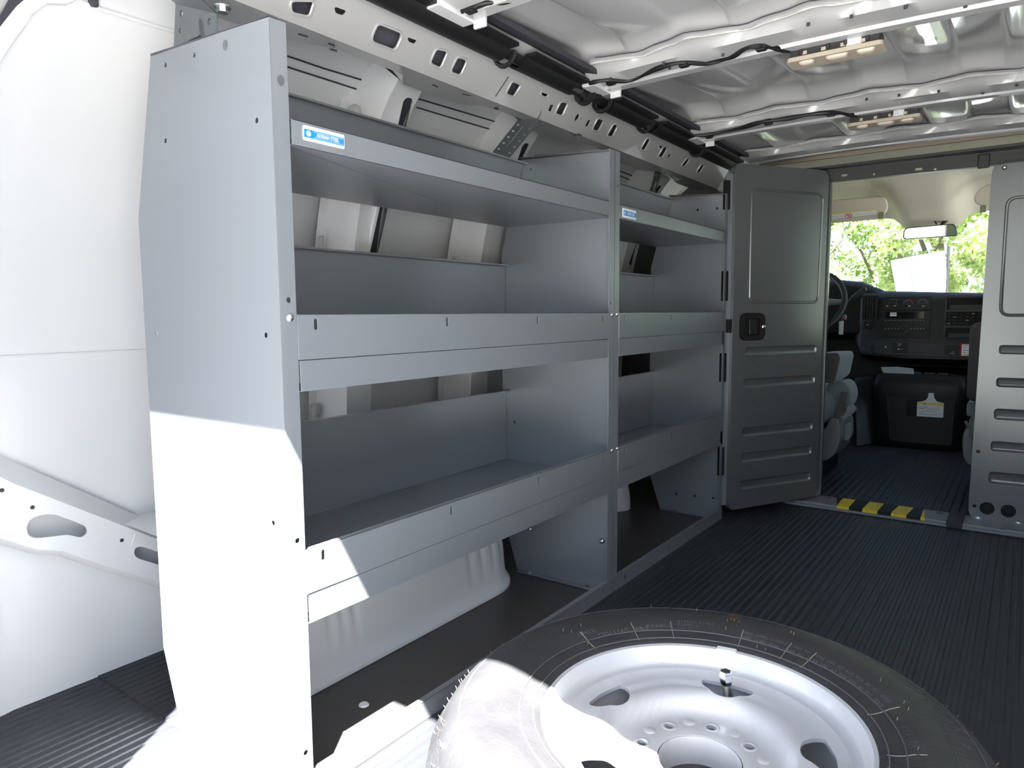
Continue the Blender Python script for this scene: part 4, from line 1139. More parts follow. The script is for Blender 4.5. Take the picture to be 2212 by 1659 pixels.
# ---- dashboard
YD = 3.95
dash = thing('dashboard', 'dark plastic dashboard with radio and air vents', 'dashboard', (.45, YD, .6))
Fdz = Frame((0, YD, 0), (1, 0, 0), (0, 0, 1)); Q = Fdz.uv
# body: centre and passenger side
dl = Q(1850, 700)[0]
topz = Q(1900, 627)[1]; topzR = Q(2120, 634)[1]
def dsec(x, top, y0=YD, bot=None, rnd=0.0):
    bot = bot if bot is not None else Q(2000, 775)[1]
    return [Vector((x, y0 + .05, bot - .02)), Vector((x, y0 - .005, bot)), Vector((x, y0 - .008, bot + .03)), Vector((x, y0, bot + .06)), Vector((x, y0 + .012, top - .05)), Vector((x, y0 + .03, top - .015)), Vector((x, y0 + .07, top)), Vector((x, 4.58, top - .03)), Vector((x, 4.58, bot - .05)), Vector((x, y0 + .25, bot - .05))]
mb = MB()
xsd = [Q(1836, 700)[0], Q(1850, 700)[0], Q(1862, 700)[0], .35, .6, .8, 1.1, 1.46]
bots = [.66, .60, Q(1870, 765)[1], None, None, None, None, None]
ysd = [YD + .14, YD + .03, YD, YD, YD, YD, YD, YD]
mb.loft([dsec(x, topz + (topzR - topz) * min(1, max(0, (x - .18) / .6)), yy, b_) for x, b_, yy in zip(xsd, bots, ysd)], True)
mb.build('dash_body', DASH, dash, smooth=50)
mb = MB(); mb.loft([dsec(x, tz_, YD + .02, .66) for x, tz_ in ((-.66, .97), (-.35, 1.0), (-.05, .985), (.10, .965), (.22, topz))], True); mb.build('instrument_hood', DASHD, dash, smooth=50)
Fd1 = Frame((0, YD - .001, 0), (1, 0, 0), (0, 0, 1)); 
def dr(x0, y0, x1, y1): a = Q(x0, y0); b = Q(x1, y1); return (min(a[0], b[0]), min(a[1], b[1]), max(a[0], b[0]), max(a[1], b[1]))
FW = Frame((0, YD - .004, 0), (1, 0, 0), (0, 0, 1))
# air vent
r_ = dr(1864, 639, 1895, 690)
vf = MB().plate(FW, rect(*r_, .006), [rect(r_[0] + .008, r_[1] + .008, r_[2] - .008, r_[3] - .008, .003)], .012).build('air_vent', DASHD, dash, bevel=.001)
MB().fbox(Frame((0, YD + .008, 0), (1, 0, 0), (0, 0, 1)), r_[0] + .004, r_[1] + .004, -.006, r_[2] - .004, r_[3] - .004, -.002).build('vent_back', BLK, vf)
for k in range(5):
    u = r_[0] + .012 + (r_[2] - r_[0] - .024) * k / 4
    MB().fbox(FW, u - .0018, r_[1] + .008, -.010, u + .0018, r_[3] - .008, -.002).build('vent_slat', DASH, vf)
for q in (.33, .66): 
    v = r_[1] + (r_[3] - r_[1]) * q; MB().fbox(FW, r_[0] + .008, v - .0015, -.010, r_[2] - .008, v + .0015, -.005).build('vent_slat', DASH, vf)
# little button
r_ = dr(1867, 694, 1882, 709); MB().prism(FW, rect(*r_, .006), -.012, .002).build('dash_button', DASHD, dash, bevel=.001)
c = ((r_[0] + r_[2]) / 2, (r_[1] + r_[3]) / 2); MB().fbox(FW, c[0] - .006, c[1] - .002, .002, c[0] + .006, c[1] + .002, .0026).build('button_mark', PAPERG, dash)
# climate panel
r_ = dr(1910, 642, 2011, 669)
cp_ = MB().prism(FW, rect(*r_, .005), -.014, .002).build('climate_panel', DASHD, dash, bevel=.001)
FK2 = Frame((0, YD - .0062, 0), (1, 0, 0), (0, 0, 1))
for i, cpx in enumerate(((1931, 656), (1962, 656.5), (1993, 656.5))):
    c = Q(*cpx); rr = .0165
    kf = Frame(FK2.at(c[0], c[1], 0), FK2.a, FK2.b)
    kn = MB().lathe([(0, .016), (rr * .62, .016), (rr * .72, .014), (rr * .8, .0)], kf, 24).build('knob', DASHD, cp_)
    MB().lathe([(rr * .74, .0135), (rr * .92, .004), (rr, .0), (rr * .8, .0)], kf, 24).build('knob_ring', STEEL, cp_)
    MB().add([kf.at(rr * .2, -rr * .55, .0165), kf.at(rr * .95, -rr * .75, .006), kf.at(rr * .55, -rr * .95, .006), kf.at(0, -rr * .7, .0165)], [(0, 1, 2, 3)]).build('knob_pointer', LWHITE, cp_, smooth=0)
    if i == 1:
        for a0, a1, m_ in ((180, 92, BLUEP), (88, 0, REDP)):
            MB().tube([kf.at(rr * 1.35 * math.cos(math.radians(a0 + (a1 - a0) * k / 10)), rr * 1.35 * math.sin(math.radians(a0 + (a1 - a0) * k / 10)), .0006) for k in range(11)], .0024, 5).build('temperature_arc', m_, cp_)
    else:
        for k in range(5 if i == 0 else 7):
            a = math.radians(165 - (110 if i == 0 else 150) * k / (4 if i == 0 else 6)); q = kf.at(rr * 1.5 * math.cos(a), rr * 1.5 * math.sin(a), 0)
            MB().prism(Frame(q, FK2.a, FK2.b), circ((0, 0), .0022 if i == 0 else .0028, 8), 0, .0006).build('scale_mark', PAPERG, cp_)
c = Q(1917, 661); MB().prism(FK2, circ(c, .006, 12), 0, .002).build('amber_button', AMBER, cp_)
# radio
r_ = dr(1904, 671, 2008, 729)
rd = MB().prism(FW, rect(*r_, .004), -.014, .003).build('radio', DASHD, dash, bevel=.001)
FR = Frame((0, YD - .0072, 0), (1, 0, 0), (0, 0, 1))
q = dr(1914, 674, 1996, 688); MB().prism(FR, rect(*q, .002), 0, .0008).build('display', mat('display_black', (.004, .006, .006), .08), rd)
q = dr(1923, 675, 1937, 683); st = MB().prism(FR, rect(*q), .0008, .0014).build('sticker', LWHITE, rd)
MB().prism(FR, rect(q[0], (q[1] * .55 + q[3] * .45) , q[2], (q[1] * .35 + q[3] * .65)), .0014, .0018).build('sticker_band', AMBER, rd)
for k in range(13):
    c = Q(1913 + 6.9 * k, 692); MB().fbox(FR, c[0] - .004, c[1] - .0014, 0, c[0] + .004, c[1] + .0014, .0012).build('radio_key', PAPERG, rd)
for k in list(range(5)) + list(range(8, 13)):
    c = Q(1913 + 6.9 * k, 710); MB().fbox(FR, c[0] - .003, c[1] - .0025, 0, c[0] + .003, c[1] + .0025, .0012).build('radio_key', PAPERG, rd)
c = Q(1952, 710); kf = Frame(FR.at(c[0], c[1], 0), FR.a, FR.b)
MB().lathe([(0, .016), (.014, .016), (.017, .013), (.018, 0)], kf, 24).build('volume_knob', DASHD, rd)
MB().lathe([(.0172, .0125), (.0205, .004), (.0215, 0), (.018, 0)], kf, 24).build('knob_ring', STEEL, rd)
MB().add([kf.at(.004, -.013, .0165), kf.at(.018, -.010, .006), kf.at(.013, -.018, .004), kf.at(.0, -.017, .012)], [(0, 1, 2, 3)]).build('knob_pointer', LWHITE, rd, smooth=0)
# storage bins on the right with the fuse bank
r_ = dr(2044, 640, 2125, 730)
b1 = dr(2047, 644, 2122, 668); b2 = dr(2045, 674, 2121, 703); b3 = dr(2043, 708, 2120, 728)
FWb = Frame((0, YD - .034, 0), (1, 0, 0), (0, 0, 1))
bn = MB().plate(FWb, rect(*r_, .003), [rect(*b1), rect(*b2), rect(*b3)], .03).build('storage_bins', DASH, dash, bevel=.001)
mb = MB(); mb.fbox(FWb, r_[0] + .001, r_[1] + .001, -.030, r_[2] - .001, r_[3] - .001, -.027); mb.build('bin_back', BLK, bn)
for bb_ in (b1, b3): MB().fbox(FWb, bb_[0] + .015, bb_[1] + .0, -.027, bb_[2], bb_[1] + (bb_[3] - bb_[1]) * .40, -.008).build('bin_tray', DASH, bn, bevel=.001)
for i in range(6):
    for j in range(4):
        u = b2[0] + .012 + (b2[2] - b2[0] - .024) * i / 5; v = b2[1] + .010 + (b2[3] - b2[1] - .02) * j / 3
        MB().fbox(FWb, u - .008, v - .004, -.027, u + .008, v + .004, -.014 + .004 * ((i + j) % 2)).build('fuse', DASHD if (i * 3 + j) % 5 else mat('fuse_marking', (.16, .14, .09), .5), bn, bevel=.001)
# lower utility strip
pts = [(1866, 734), (2112, 745), (2110, 773), (1905, 766), (1885, 760), (1870, 747)]
ls_ = MB().prism(Frame((0, YD - .010, 0), (1, 0, 0), (0, 0, 1)), rpoly(Q and [Q(*p) for p in pts], [.01, .004, .004, .03, .03, .02]), -.012, .003).build('utility_strip', DASH, dash, bevel=.0015)
FU = Frame((0, YD - .013, 0), (1, 0, 0), (0, 0, 1))
for x_ in (1899, 1929, 1961, 2041, 2075):
    c = Q(x_, 752); MB().fbox(FU, c[0] - .0008, c[1] - .028, -.001, c[0] + .0008, c[1] + .030, .0005).build('strip_joint', BLK, ls_)
q = dr(1930, 740, 1960, 763); MB().prism(FU, rect(*q), 0, .001).build('strip_switch', DASHD, ls_)
q = dr(2042, 745, 2072, 768); MB().prism(FU, rect(*q), 0, .001).build('strip_switch', DASHD, ls_)
for (x_, y_, wd, hh) in ((1944, 743, .011, .0022), (1943, 747, .008, .0016), (1942, 754, .006, .0045), (1950, 754, .004, .0015), (2058, 760, .004, .002), (2058, 763.5, .014, .0016)):
    c = Q(x_, y_); MB().fbox(FU, c[0] - wd, c[1] - hh, .001, c[0] + wd, c[1] + hh, .0016).build('switch_mark', PAPERG, ls_)
c = Q(1886, 751); MB().prism(FU, circ(c, .013, 16), 0, .0012).build('outlet_cover', DASHD, ls_)
c = Q(1914, 749); MB().prism(FU, circ(c, .006, 12), 0, .0012).build('strip_button', PAPERG, ls_)
q = dr(2076, 742, 2100, 770); s_ = MB().prism(FU, rect(*q, .003), 0, .0012).build('warning_sticker', REDP, ls_)
MB().prism(FU, rect(q[0] + .006, q[1] + .004, q[2] - .003, q[3] - .004, .003), .0012, .0018).build('sticker_face', LWHITE, ls_)
for k in range(5): 
    v = q[1] + .010 + (q[3] - q[1] - .02) * k / 4; MB().fbox(FU, q[0] + .012, v - .002, .0018, q[0] + .036 - .006 * (k % 2), v + .001, .0022).build('sticker_print', INK, ls_)

# ---- engine cover console
YC = 3.83
con = thing('engine_cover', 'black plastic engine cover console below the dashboard', 'console', (.45, YC + .1, .012))
Fc = Frame((0, YC, 0), (1, 0, 0), (0, 0, 1)); QC = Fc.uv
x0, zt = QC(1889, 806); x1, zt2 = QC(2086, 822); _, zb_ = QC(2000, 962); zb_ = max(zb_, .02)
secs = []
for z_, ins, yo in ((.012, .012, .02), (.05, .004, .0), (zt - .15, -.005, .0), (zt - .07, -.012, -.012), (zt - .045, -.006, -.004), (zt - .01, .004, .006), (zt, .014, .02)):
    o_ = rpoly([(x0 + ins, YC + yo), (x1 - ins, YC + yo), (x1 - ins + .03, 4.5), (x0 + ins - .03, 4.5)], [.05, .05, .01, .01], 5)
    secs.append([Vector((p[0], p[1], z_)) for p in o_])
MB().loft(secs, True).build('cover_body', DASHD, con, smooth=50)
Fcd = Frame((0, YC - .003, 0), (1, 0, 0), (0, 0, 1))
q0 = QC(1916, 846); q1 = QC(2062, 846); q2 = QC(2055, 958); q3 = QC(1922, 950)
dpoly = rpoly([(q3[0], max(q3[1], .03)), (q2[0], max(q3[1], .03)), (q1[0], q1[1]), (q0[0], q1[1])], .018)
ha = QC(1960, 862); hb_ = QC(1990, 900)
MB().plate(Fcd, dpoly, [rect(ha[0], hb_[1], hb_[0], ha[1], .008)], .010).build('cover_door', DASHD, con, bevel=.002)
MB().fbox(Fcd, ha[0] - .004, hb_[1] - .004, -.0098, hb_[0] + .004, ha[1] + .004, -.007).build('handle_recess', BLK, con)
MB().tube([Fcd.at(u, v, .0) for u, v in dpoly], .003, 6, True).build('door_bead', DASH, con)
mb = MB(); mb.box((x0 + .03, YC + .03, zt - .002), (x1 - .03, 4.4, zt + .004)); mb.build('top_tray', DASHD, con, bevel=.004)
for cx_ in (1950, 1975, 2005, 2035):
    u, v = Fc.uv(cx_, 806); MB().lathe([(.022, 0), (.026, .006), (.028, 0)], Frame((u, YC + .06, zt + .003), (1, 0, 0), (0, 1, 0)), 16).build('cup_ring', DASH, con)
# footwell trim left of the console
mb = MB()
pa_ = [FY(3.95).pt(1846, 815), FY(3.95).pt(1888, 812), FY(3.9).pt(1893, 958), FY(3.72).pt(1850, 965)]
mb.loft([pa_, [p + Vector((0, .12, 0)) for p in pa_]], True); mb.build('footwell_trim', DASH, con, bevel=.006)
MB().tube([FZ(.016).pt(1865, 967), FZ(.016).pt(1903, 958)], .005, 6).build('carpet_edge', DASH, con)
# hang tag
Fg = Frame((0, YC - .016, 0), (1, 0, 0), (0, 0, 1))
G = Fg.uv
pts = [(1981.5, 868), (1992, 867), (2000, 864), (2004.5, 858), (2006, 849), (2017, 849), (2018, 859), (2024, 867), (2034, 870), (2039, 871), (2037.5, 902.5), (1980, 899)]
tg = tag(MB().prism(Fg, [G(*p) for p in pts], -.0012, 0).build('hang_tag', PAPER, None, smooth=0), 'white and yellow cardboard tag hanging on the black engine cover', 'tag')
ORG[tg.as_pointer()] = Vector((0, 0, 0))
MB().prism(Fg, [G(1981.5, 868), G(2039, 871), G(2038.7, 877), G(1981.2, 874)], 0, .0005).build('tag_band', TAGY, tg, smooth=0)
for k, (x0_, x1_, y_) in enumerate(((1984, 2002, 878.5), (1984, 1997, 882), (2001, 2030, 883), (1984, 2020, 887), (1984, 1995, 891), (1984, 2024, 894))):
    a = G(x0_, y_); b = G(x1_, y_ + (x1_ - x0_) * .055); MB().fbox(Fg, a[0], a[1] - .0012, 0, b[0], a[1] + .0012, .0005).build('tag_print', INK if k < 2 else PAPERG, tg, smooth=0)
MB().prism(Fg, [G(1995, 873.5), G(2000, 874), G(1997.5, 869.5)], .0005, .001).build('tag_symbol', INK, tg, smooth=0)
# papers on the console
Fq = Frame((0, YC + .02, zt + .006), (1, 0, 0), (0, .35, 1))
pts = [(1902.5, 793), (1939, 792), (1973, 796), (1975, 808), (1908, 805.5)]
tag(MB().prism(Fq, [Fq.uv(*p) for p in pts], -.001, 0).build('folded_papers', PAPERG, None, smooth=0), 'gray folded papers standing on top of the engine cover', 'papers')

# ---- steering wheel, column lever, key
SWY = 3.50
Fsw0 = Frame((0, SWY, 0), (1, 0, 0), (0, 0, 1))
rgt = Fsw0.pt(1824, 652)
SWC = rgt + Vector((-.186, 0, 0))
sw = thing('steering_wheel', 'black steering wheel partly hidden behind the open door', 'steering wheel', SWC)
Fsw = Frame(SWC, (1, 0, 0), (0, .42, .91))
MB().tube([Fsw.at(.186 * math.cos(a), .186 * math.sin(a)) for a in [2 * math.pi * k / 64 for k in range(64)]], .0155, 12, True).build('wheel_rim', DASH, sw)
hubm = MB(); hubm.lathe([(0, .03), (.05, .03), (.07, .01), (.075, -.03), (0, -.04)], Fsw, 24); hubm.build('hub', DASH, sw)
for a, wd in ((0, .024), (180, .024), (250, .018), (290, .018)):
    t = math.radians(a); e = Vector((math.cos(t), math.sin(t)))
    pth = [Fsw.at(e.x * r, e.y * r, -.005) for r in (.06, .10, .14, .180)]
    MB().tube(pth, [wd, wd * .9, wd * .7, wd * .6], 10).build('spoke', SEATP if a in (0, 180) else DASH, sw)
MB().tube([Fsw.at(0, 0, -.03), Fsw.at(0, 0, -.30)], .055, 16).build('column', DASHD, sw)
Flv = FY(3.62)
lv = thing('shift_lever', 'dark column shift lever with fat grip beside the steering wheel', 'lever', Flv.pt(1835, 648))
MB().tube([Flv.pt(1815, 663), Flv.pt(1838, 648), Flv.pt(1848, 640)], .008, 8).build('lever_arm', DASH, lv)
MB().tube([Flv.pt(1838, 648), Flv.pt(1844, 643), Flv.pt(1866, 627), Flv.pt(1871, 624)], [.009, .0145, .016, .011], 14).build('lever_grip', DASH, lv)
kf = FY(3.66); ky = thing('ignition_key', 'ignition key with a pale tag below the steering column', 'key', kf.pt(1824, 690))
MB().prism(kf, [kf.uv(1820, 682), kf.uv(1826, 679), kf.uv(1829, 684), kf.uv(1827, 691), kf.uv(1820, 690)], -.006, 0).build('key_head', CHROME, ky, bevel=.001)
MB().prism(kf, [kf.uv(1818, 686), kf.uv(1825, 684), kf.uv(1826, 689), kf.uv(1818, 690)], .0005, .004).build('key_fob', REDP, ky, bevel=.001)
MB().prism(kf, [kf.uv(*p) for p in ((1812.5, 693.5), (1822.8, 693), (1821.3, 722.5), (1811.8, 723))], -.0015, .0005).build('key_tag', mat('key_tag', (.62, .63, .58), .5), ky, smooth=0)
MB().prism(kf, circ(kf.uv(1817, 720), .0022, 8), .0005, .001).build('tag_hole', INK, ky)
MB().tube([kf.pt(1819, 690, .002), kf.pt(1817.5, 695, .002)], .0018, 6).build('key_ring', STEEL, ky)

# ---- seats
def rbox(a, b, r=.03, seg=3): return MB().box(a, b), r
ds = thing('driver_seat', 'gray cloth driver seat behind the open door with folding armrest', 'seat', (.02, 2.85, .012))
FA = FY(2.66)
MB().box((-.25, 2.62, .40), (.17, 2.76, 1.02)).build('backrest', TEAL, ds, bevel=.05, seg=4)
MB().box((-.26, 2.72, .28), (.225, 3.25, .43)).build('cushion', TEAL, ds, bevel=.05, seg=4)
# armrest
r0 = FA.uv(1782, 828); r1 = FA.uv(1843, 763)
secs = []
for y, s in ((2.66, 1), (2.72, 1.04), (2.86, 1.0), (2.98, .9), (3.02, .7)):
    x_l, x_r = r0[0] - .02, FA.uv(1812, 795)[0]
    pr = rpoly([(x_l, r0[1] + .004), (FA.uv(1803, 826)[0], r0[1]), (x_r + .004, r1[1] - .02), (x_r - .005, r1[1]), (x_l, r1[1] - .004)], [.01, .025, .02, .012, .01], 4)
    cx_ = sum(p[0] for p in pr) / len(pr); cz_ = sum(p[1] for p in pr) / len(pr)
    secs.append([Vector((cx_ + (p[0] - cx_) * s, y, cz_ + (p[1] - cz_) * s)) for p in pr])
MB().loft(secs[0:1] + secs[1:], True).build('armrest', TEAL, ds, smooth=50, bevel=.004)
pr0 = secs[0]
MB().loft([[p + Vector((0, -.003, 0)) for p in pr0], [p + Vector((0, .004, 0)) for p in pr0]], True).build('armrest_end', SEATD, ds, bevel=.003)
# bolster seen under the armrest
pb = [FA.uv(*p) for p in ((1770, 832), (1812, 828), (1824, 842), (1828, 862), (1822, 885), (1800, 905), (1770, 930))]
MB().prism(Frame((0, 2.78, 0), (1, 0, 0), (0, 0, 1)), rpoly(pb, .03), -.16, .0).build('side_bolster', TEAL, ds, bevel=.02, seg=4)
# plastic side cover
pb = [FA.uv(*p) for p in ((1768, 945), (1780, 922), (1793, 902), (1806, 907), (1812, 930), (1810, 955), (1800, 985), (1782, 998), (1768, 1000))]
MB().prism(Frame((0, 2.70, 0), (1, 0, 0), (0, 0, 1)), rpoly(pb, .03), -.30, .0).build('side_cover', SEATP, ds, bevel=.015, seg=4)
pb = [FA.uv(*p) for p in ((1811, 924), (1818, 922), (1826, 932), (1826, 950), (1818, 962), (1808, 962))]
MB().prism(Frame((0, 2.80, 0), (1, 0, 0), (0, 0, 1)), rpoly(pb, .02), -.05, .0).build('recliner_knob', SEATP, ds, bevel=.01, seg=3)
lvp = [FA.uv(*p) for p in ((1808, 911), (1822, 893), (1823, 881), (1830, 877), (1839, 882), (1843, 890), (1838, 896), (1822, 908), (1810, 915))]
MB().prism(Frame((0, 2.72, 0), (1, 0, 0), (0, 0, 1)), rpoly(lvp, .008), -.04, .0).build('recline_lever', SEATP, ds, bevel=.005, seg=3)
bk_ = [FA.uv(*p) for p in ((1800, 906), (1804, 880), (1813, 847), (1827, 849), (1822, 875), (1808, 908))]
MB().prism(Frame((0, 2.69, 0), (1, 0, 0), (0, 0, 1)), rpoly(bk_, .006), -.012, .0).build('belt_buckle', SEATD, ds, bevel=.003)
MB().box((-.20, 2.75, .012), (.18, 3.15, .28)).build('seat_base', DASHD, ds, bevel=.02)
ps = thing('passenger_seat', 'gray cloth passenger seat edge beside the fixed partition panel', 'seat', (.95, 2.9, .012))
FB2 = FY(2.74); r0 = FB2.uv(2086, 868); r1 = FB2.uv(2095, 697)
MB().box((r1[0], 2.74, r0[1]), (1.18, 2.86, r1[1])).build('backrest', SEATD, ps, bevel=.03, seg=4)
q0_ = FB2.uv(2086, 873); q1_ = FB2.uv(2100, 905)
MB().box((q0_[0], 2.80, q1_[1]), (.80, 3.0, q0_[1])).build('armrest', TEAL, ps, bevel=.012, seg=3)
MB().box((q0_[0] + .012, 2.76, .25), (1.18, 3.25, .36)).build('cushion', TEAL, ps, bevel=.03, seg=4)
pb = [FB2.uv(*p) for p in ((2079, 995), (2076, 960), (2079, 935), (2095, 925), (2130, 920), (2130, 1010), (2090, 1010))]
MB().prism(Frame((0, 2.78, 0), (1, 0, 0), (0, 0, 1)), rpoly(pb, .02), -.35, 0).build('side_cover', SEATP, ps, bevel=.012, seg=3)
MB().tube([FB2.pt(2085, 910), FB2.pt(2092, 925)], .006, 8).build('recline_lever', STEEL, ps)
MB().box((.78, 2.85, .012), (1.12, 3.2, .25)).build('seat_base', DASHD, ps, bevel=.02)

# ---- sun visors, mirror
YV = 3.60
FV = Frame((0, YV, 0), (1, 0, 0), (0, -.25, 1))
def visor(label, pts, par_pts, sticker):
    o_ = rpoly([FV.uv(*p) for p in pts], [.01, .03, .05, .05, .01] if len(pts) == 5 else .03)
    t = thing('sun_visor', label, 'sun visor', FV.pt(*pts[0]), 'cab sun visors')
    MB().prism(FV, o_, -.022, 0).build('visor_panel', BEIGE, t, bevel=.008, seg=3)
    if sticker:
        s_ = MB().prism(FV, [FV.uv(*p) for p in ((1770, 466), (1893, 453.5), (1894, 462.5), (1770, 478))], -.001, .0012).build('warning_label', PAPER, t, smooth=0)
        MB().prism(FV, [FV.uv(*p) for p in ((1770, 464), (1893, 452), (1893, 454.2), (1770, 466.4))], 0, .0016).build('label_band', TAGY, s_, smooth=0)
        c = FV.uv(1833, 466.5)
        rg = MB(); rg.tube([FV.at(c[0] + .016 * math.cos(a), c[1] + .010 * math.sin(a), .0014) for a in [2 * math.pi * k / 20 for k in range(20)]], .0018, 5, True)
        rg.tube([FV.at(c[0] - .011, c[1] + .007, .0014), FV.at(c[0] + .011, c[1] - .007, .0014)], .0014, 5); rg.build('prohibition_symbol', REDP, s_)
        MB().prism(FV, circ((c[0] + .002, c[1]), .006, 8, .003), .0012, .0018).build('label_print', INK, s_)
        for k in range(2):
            for (xa_, xb2) in ((1845, 1888), (1772, 1822)):
                a = FV.uv(xa_, 463 + 5 * k - (xa_ - 1833) * .09 + 2); b = FV.uv(xb2, 463 + 5 * k - (xb2 - 1833) * .09 + 2); MB().tube([FV.at(*a, .0014), FV.at(*b, .0014)], .0007, 4).build('label_print', PAPERG, s_)
    c = FV.pt(*par_pts); MB().box(c + Vector((-.012, -.012, -.014)), c + Vector((.012, .012, .016))).build('visor_clip', mat('clip_olive', (.22, .20, .15), .5), t, bevel=.003)
    return t
visor('beige sun visor with a warning label on the driver side', [(1700, 490), (1890, 475), (1919, 458), (1915, 424), (1700, 440)], (1904, 466), True)
visor('beige sun visor corner on the passenger side, beside the partition panel', [(2118, 445), (2250, 440), (2250, 380), (2150, 394), (2118, 406), (2103, 425), (2105, 438)], (2124, 452), False)
YM = 3.62
FM0 = FY(YM)
mir = thing('rearview_mirror', 'black framed rear-view mirror hanging at the windshield', 'mirror', FM0.pt(2010, 500))
mc = FM0.pt(2009, 501)
FM = Frame(mc, Vector((.991, .135, .05)), Vector((-.05, -.075, 1)))
mo = rpoly([FM.uv(*p) for p in ((1950, 518), (1952, 493), (2064, 482), (2069, 509))], [.016, .022, .022, .016], 5)
MB().prism(FM, mo, -.022, -.001).build('mirror_case', BLACK, mir, bevel=.006, seg=3)
cx_ = sum(p[0] for p in mo) / len(mo); cy_ = sum(p[1] for p in mo) / len(mo)
MB().prism(FM, [(cx_ + (p[0] - cx_) * .955, cy_ + (p[1] - cy_) * .86) for p in mo], -.001, .0008).build('mirror_face', MIRR, mir, smooth=0)
MB().tube([FM0.pt(2022, 483, -.02), FM0.pt(2018, 476, -.04), FM0.pt(2012, 466, -.06), FM0.pt(2014, 462, -.08)], .0035, 8).build('mirror_cable', BLACK, mir)
MB().tube([FM0.pt(2030, 488, -.03), FM0.pt(2043, 470, -.08)], [.008, .014], 10).build('mirror_mount', BLACK, mir)

# ================================================================== OUTSIDE
GZ = -.68
g_ = MB().add([(-60, -60, GZ), (60, -60, GZ), (60, 80, GZ), (-60, 80, GZ)], [(0, 1, 2, 3)])
struct(g_.build('ground', LAWN, smooth=0))
struct(MB().box((-9, -14, GZ), (25, 2.2, GZ + .004)).box((3.2, 2.2, GZ), (25, 12, GZ + .004)).build('ground_driveway', GROUND, smooth=0))
FBN = Frame((0, 8.6, 0), (1, .05, 0), (0, 0, 1))
ban = thing('banner', 'tall white banner with green lettering beyond the windshield', 'banner', (FBN.pt(1990, 600).x, 8.6, GZ))
tlb, trb = FBN.uv(1924, 563), FBN.uv(2041, 541); blb = FBN.uv(1938, 640); brb = FBN.uv(2048, 640)
s0 = (blb[0] - tlb[0]) / (blb[1] - tlb[1]); s1 = (brb[0] - trb[0]) / (brb[1] - trb[1])
zb2 = -.45
MB().prism(FBN, [(tlb[0] + s0 * (zb2 - tlb[1]), zb2), (trb[0] + s1 * (zb2 - trb[1]), zb2), trb, tlb], -.02, 0).build('banner_cloth', BANNER, ban, smooth=0)
dn = Vector((s0 * -1, -1)).normalized() if False else Vector(FBN.uv(1977, 626)) - Vector(FBN.uv(1968, 582)); dn.normalize()
fa = FBN.a * dn.x + FBN.b * dn.y; fb = FBN.n.cross(fa)
o_ = Vector(FBN.uv(1966, 576))
text_mb('eornor', Frame(FBN.at(o_.x, o_.y, .003), fa, fb), .055, align='LEFT', th=.001, font_scale_x=1.05).build('banner_lettering', BANG, ban, smooth=0)
c = FBN.uv(1977, 562); MB().prism(FBN, circ(c, .032, 18), 0, .002).build('banner_emblem', mat('banner_pale_green', (.05, .13, .085), .6), ban, smooth=0)
c = FBN.uv(1999, 558); MB().prism(FBN, circ(c, .030, 14, .010), 0, .002).build('banner_emblem', mat('banner_pale_cyan', (.07, .15, .16), .6), ban, smooth=0)
MB().tube([(FBN.pt(2044, 545).x + .03, 8.62, GZ), (FBN.pt(2044, 545).x + .02, 8.62, 1.5)], .016, 8).build('banner_pole', BLACK, ban)

def tree_mesh(seed, R_, Hh, z0, nl, ls):
    rnd = random.Random(seed); mb = MB(); cl = []
    for _ in range(38):
        a = rnd.uniform(0, 2 * math.pi); r = R_ * math.sqrt(rnd.random()) * .85; z = z0 + Hh * rnd.random()
        k = 1 - abs((z - z0) / Hh - .45) * .9
        cl.append((Vector((r * math.cos(a) * k, r * math.sin(a) * k, z)), rnd.uniform(.35, .75) * R_ * .42))
    vs = []; fs = []
    for i in range(nl):
        c, cr_ = cl[rnd.randrange(len(cl))]
        d = Vector((rnd.gauss(0, 1), rnd.gauss(0, 1), rnd.gauss(0, .8))).normalized() * cr_ * (rnd.random() ** .35)
        p = c + d; n = (d.normalized() * .5 + Vector((rnd.gauss(0, .5), rnd.gauss(0, .5), rnd.gauss(.4, .5)))).normalized()
        u = n.orthogonal().normalized(); q = rnd.uniform(0, 6.28); v = n.cross(u); e1 = u * math.cos(q) + v * math.sin(q); e2 = n.cross(e1); s = ls * rnd.uniform(.6, 1.3)
        k = len(vs); vs += [p - e1 * s, p + e2 * s * .55, p + e1 * s, p - e2 * s * .55]; fs.append((k, k + 1, k + 2, k + 3))
    mb.v = vs; mb.f = fs
    return mb
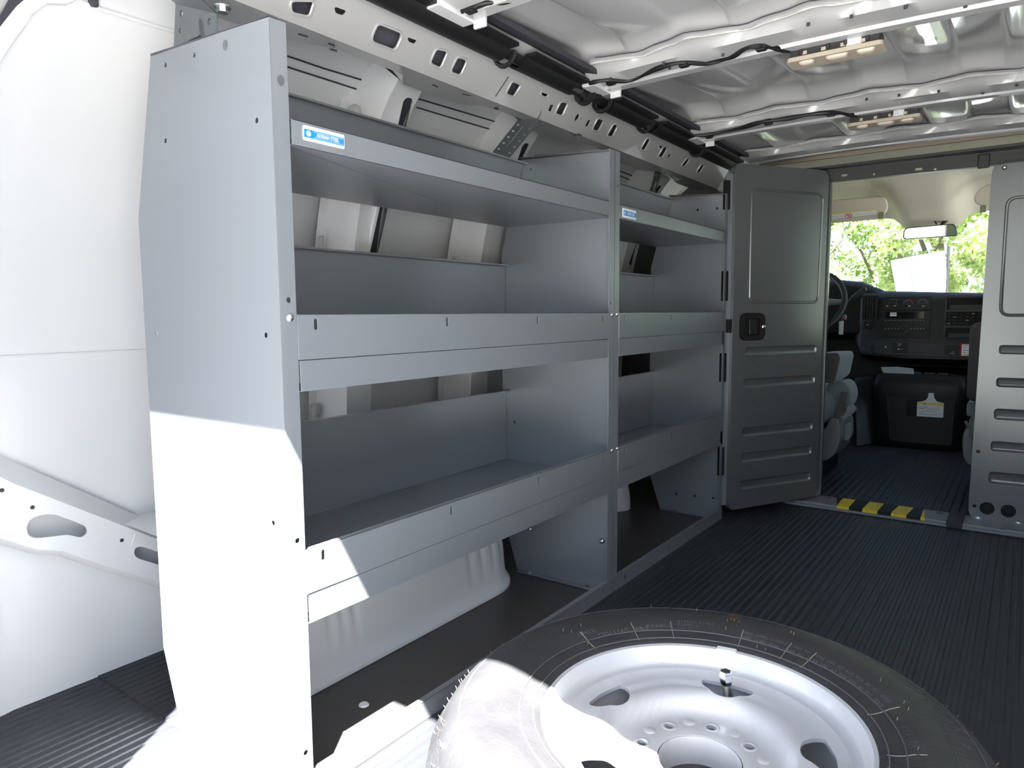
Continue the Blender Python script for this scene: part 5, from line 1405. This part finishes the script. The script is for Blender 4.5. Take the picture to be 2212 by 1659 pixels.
def tree(label, x, y, R_, Hh, z0, nl, ls, seed, m_):
    t = thing('tree', label, 'tree', (x, y, GZ), 'trees beyond the windshield')
    mb = tree_mesh(seed, R_, Hh, z0, nl, ls)
    mb.v = [v + Vector((x, y, GZ)) for v in mb.v]
    me = bpy.data.meshes.new('crown'); me.from_pydata([tuple(v - Vector((x, y, GZ))) for v in mb.v], [], mb.f); me.materials.append(m_)
    o = bpy.data.objects.new('crown', me); COL.objects.link(o); o.parent = t; o['kind'] = 'stuff'
    rnd = random.Random(seed)
    MB().tube([(x, y, GZ), (x + .05, y, GZ + Hh * .4), (x - .04, y + .05, GZ + z0 + Hh * .6)], [.16, .12, .05], 10).build('trunk', BARK, t)
    for k in range(5):
        a = rnd.uniform(0, 6.28); z = GZ + z0 + Hh * (.1 + .12 * k)
        MB().tube([(x, y, z), (x + .5 * R_ * math.cos(a), y + .5 * R_ * math.sin(a), z + .25 * Hh), (x + .8 * R_ * math.cos(a), y + .8 * R_ * math.sin(a), z + .35 * Hh)], [.05, .03, .012], 6).build('branch', BARK, t)
    return t
tree('bushy light green tree behind the banner', -.35, 13.4, 1.25, 4.2, .5, 13000, .060, 3, LEAF1)
tree('green tree with visible trunk, right of the banner', 2.2, 15.0, 1.35, 4.6, .6, 11000, .060, 5, LEAF2)
tree('pale leafy tree left of the banner, above the steering wheel', -2.9, 13.8, 1.30, 4.4, .3, 13000, .060, 8, LEAF1)
tree('tall green tree beyond the driver side of the windshield', -5.6, 14.8, 1.45, 5.2, .3, 9000, .07, 11, LEAF2)
tree('dense tree farther back, filling the gap behind the first row', -1.7, 18.0, 1.9, 5.6, .2, 10000, .085, 12, LEAF2)
tree('second dense tree farther back, right of the rear-view mirror', 2.9, 19.2, 2.0, 5.6, .2, 9000, .09, 14, LEAF2)
tree('third dense tree farther back, beyond the steering wheel', -6.6, 19.0, 2.0, 5.6, .2, 8000, .09, 15, LEAF1)
tree('tree outside the passenger side window', 10.5, 4.6, 1.9, 5.2, 1.3, 6000, .13, 17, LEAF1)
tree('second tree outside the passenger side window, farther ahead', 10.0, 9.5, 1.9, 5.0, 1.2, 5000, .13, 19, LEAF2)
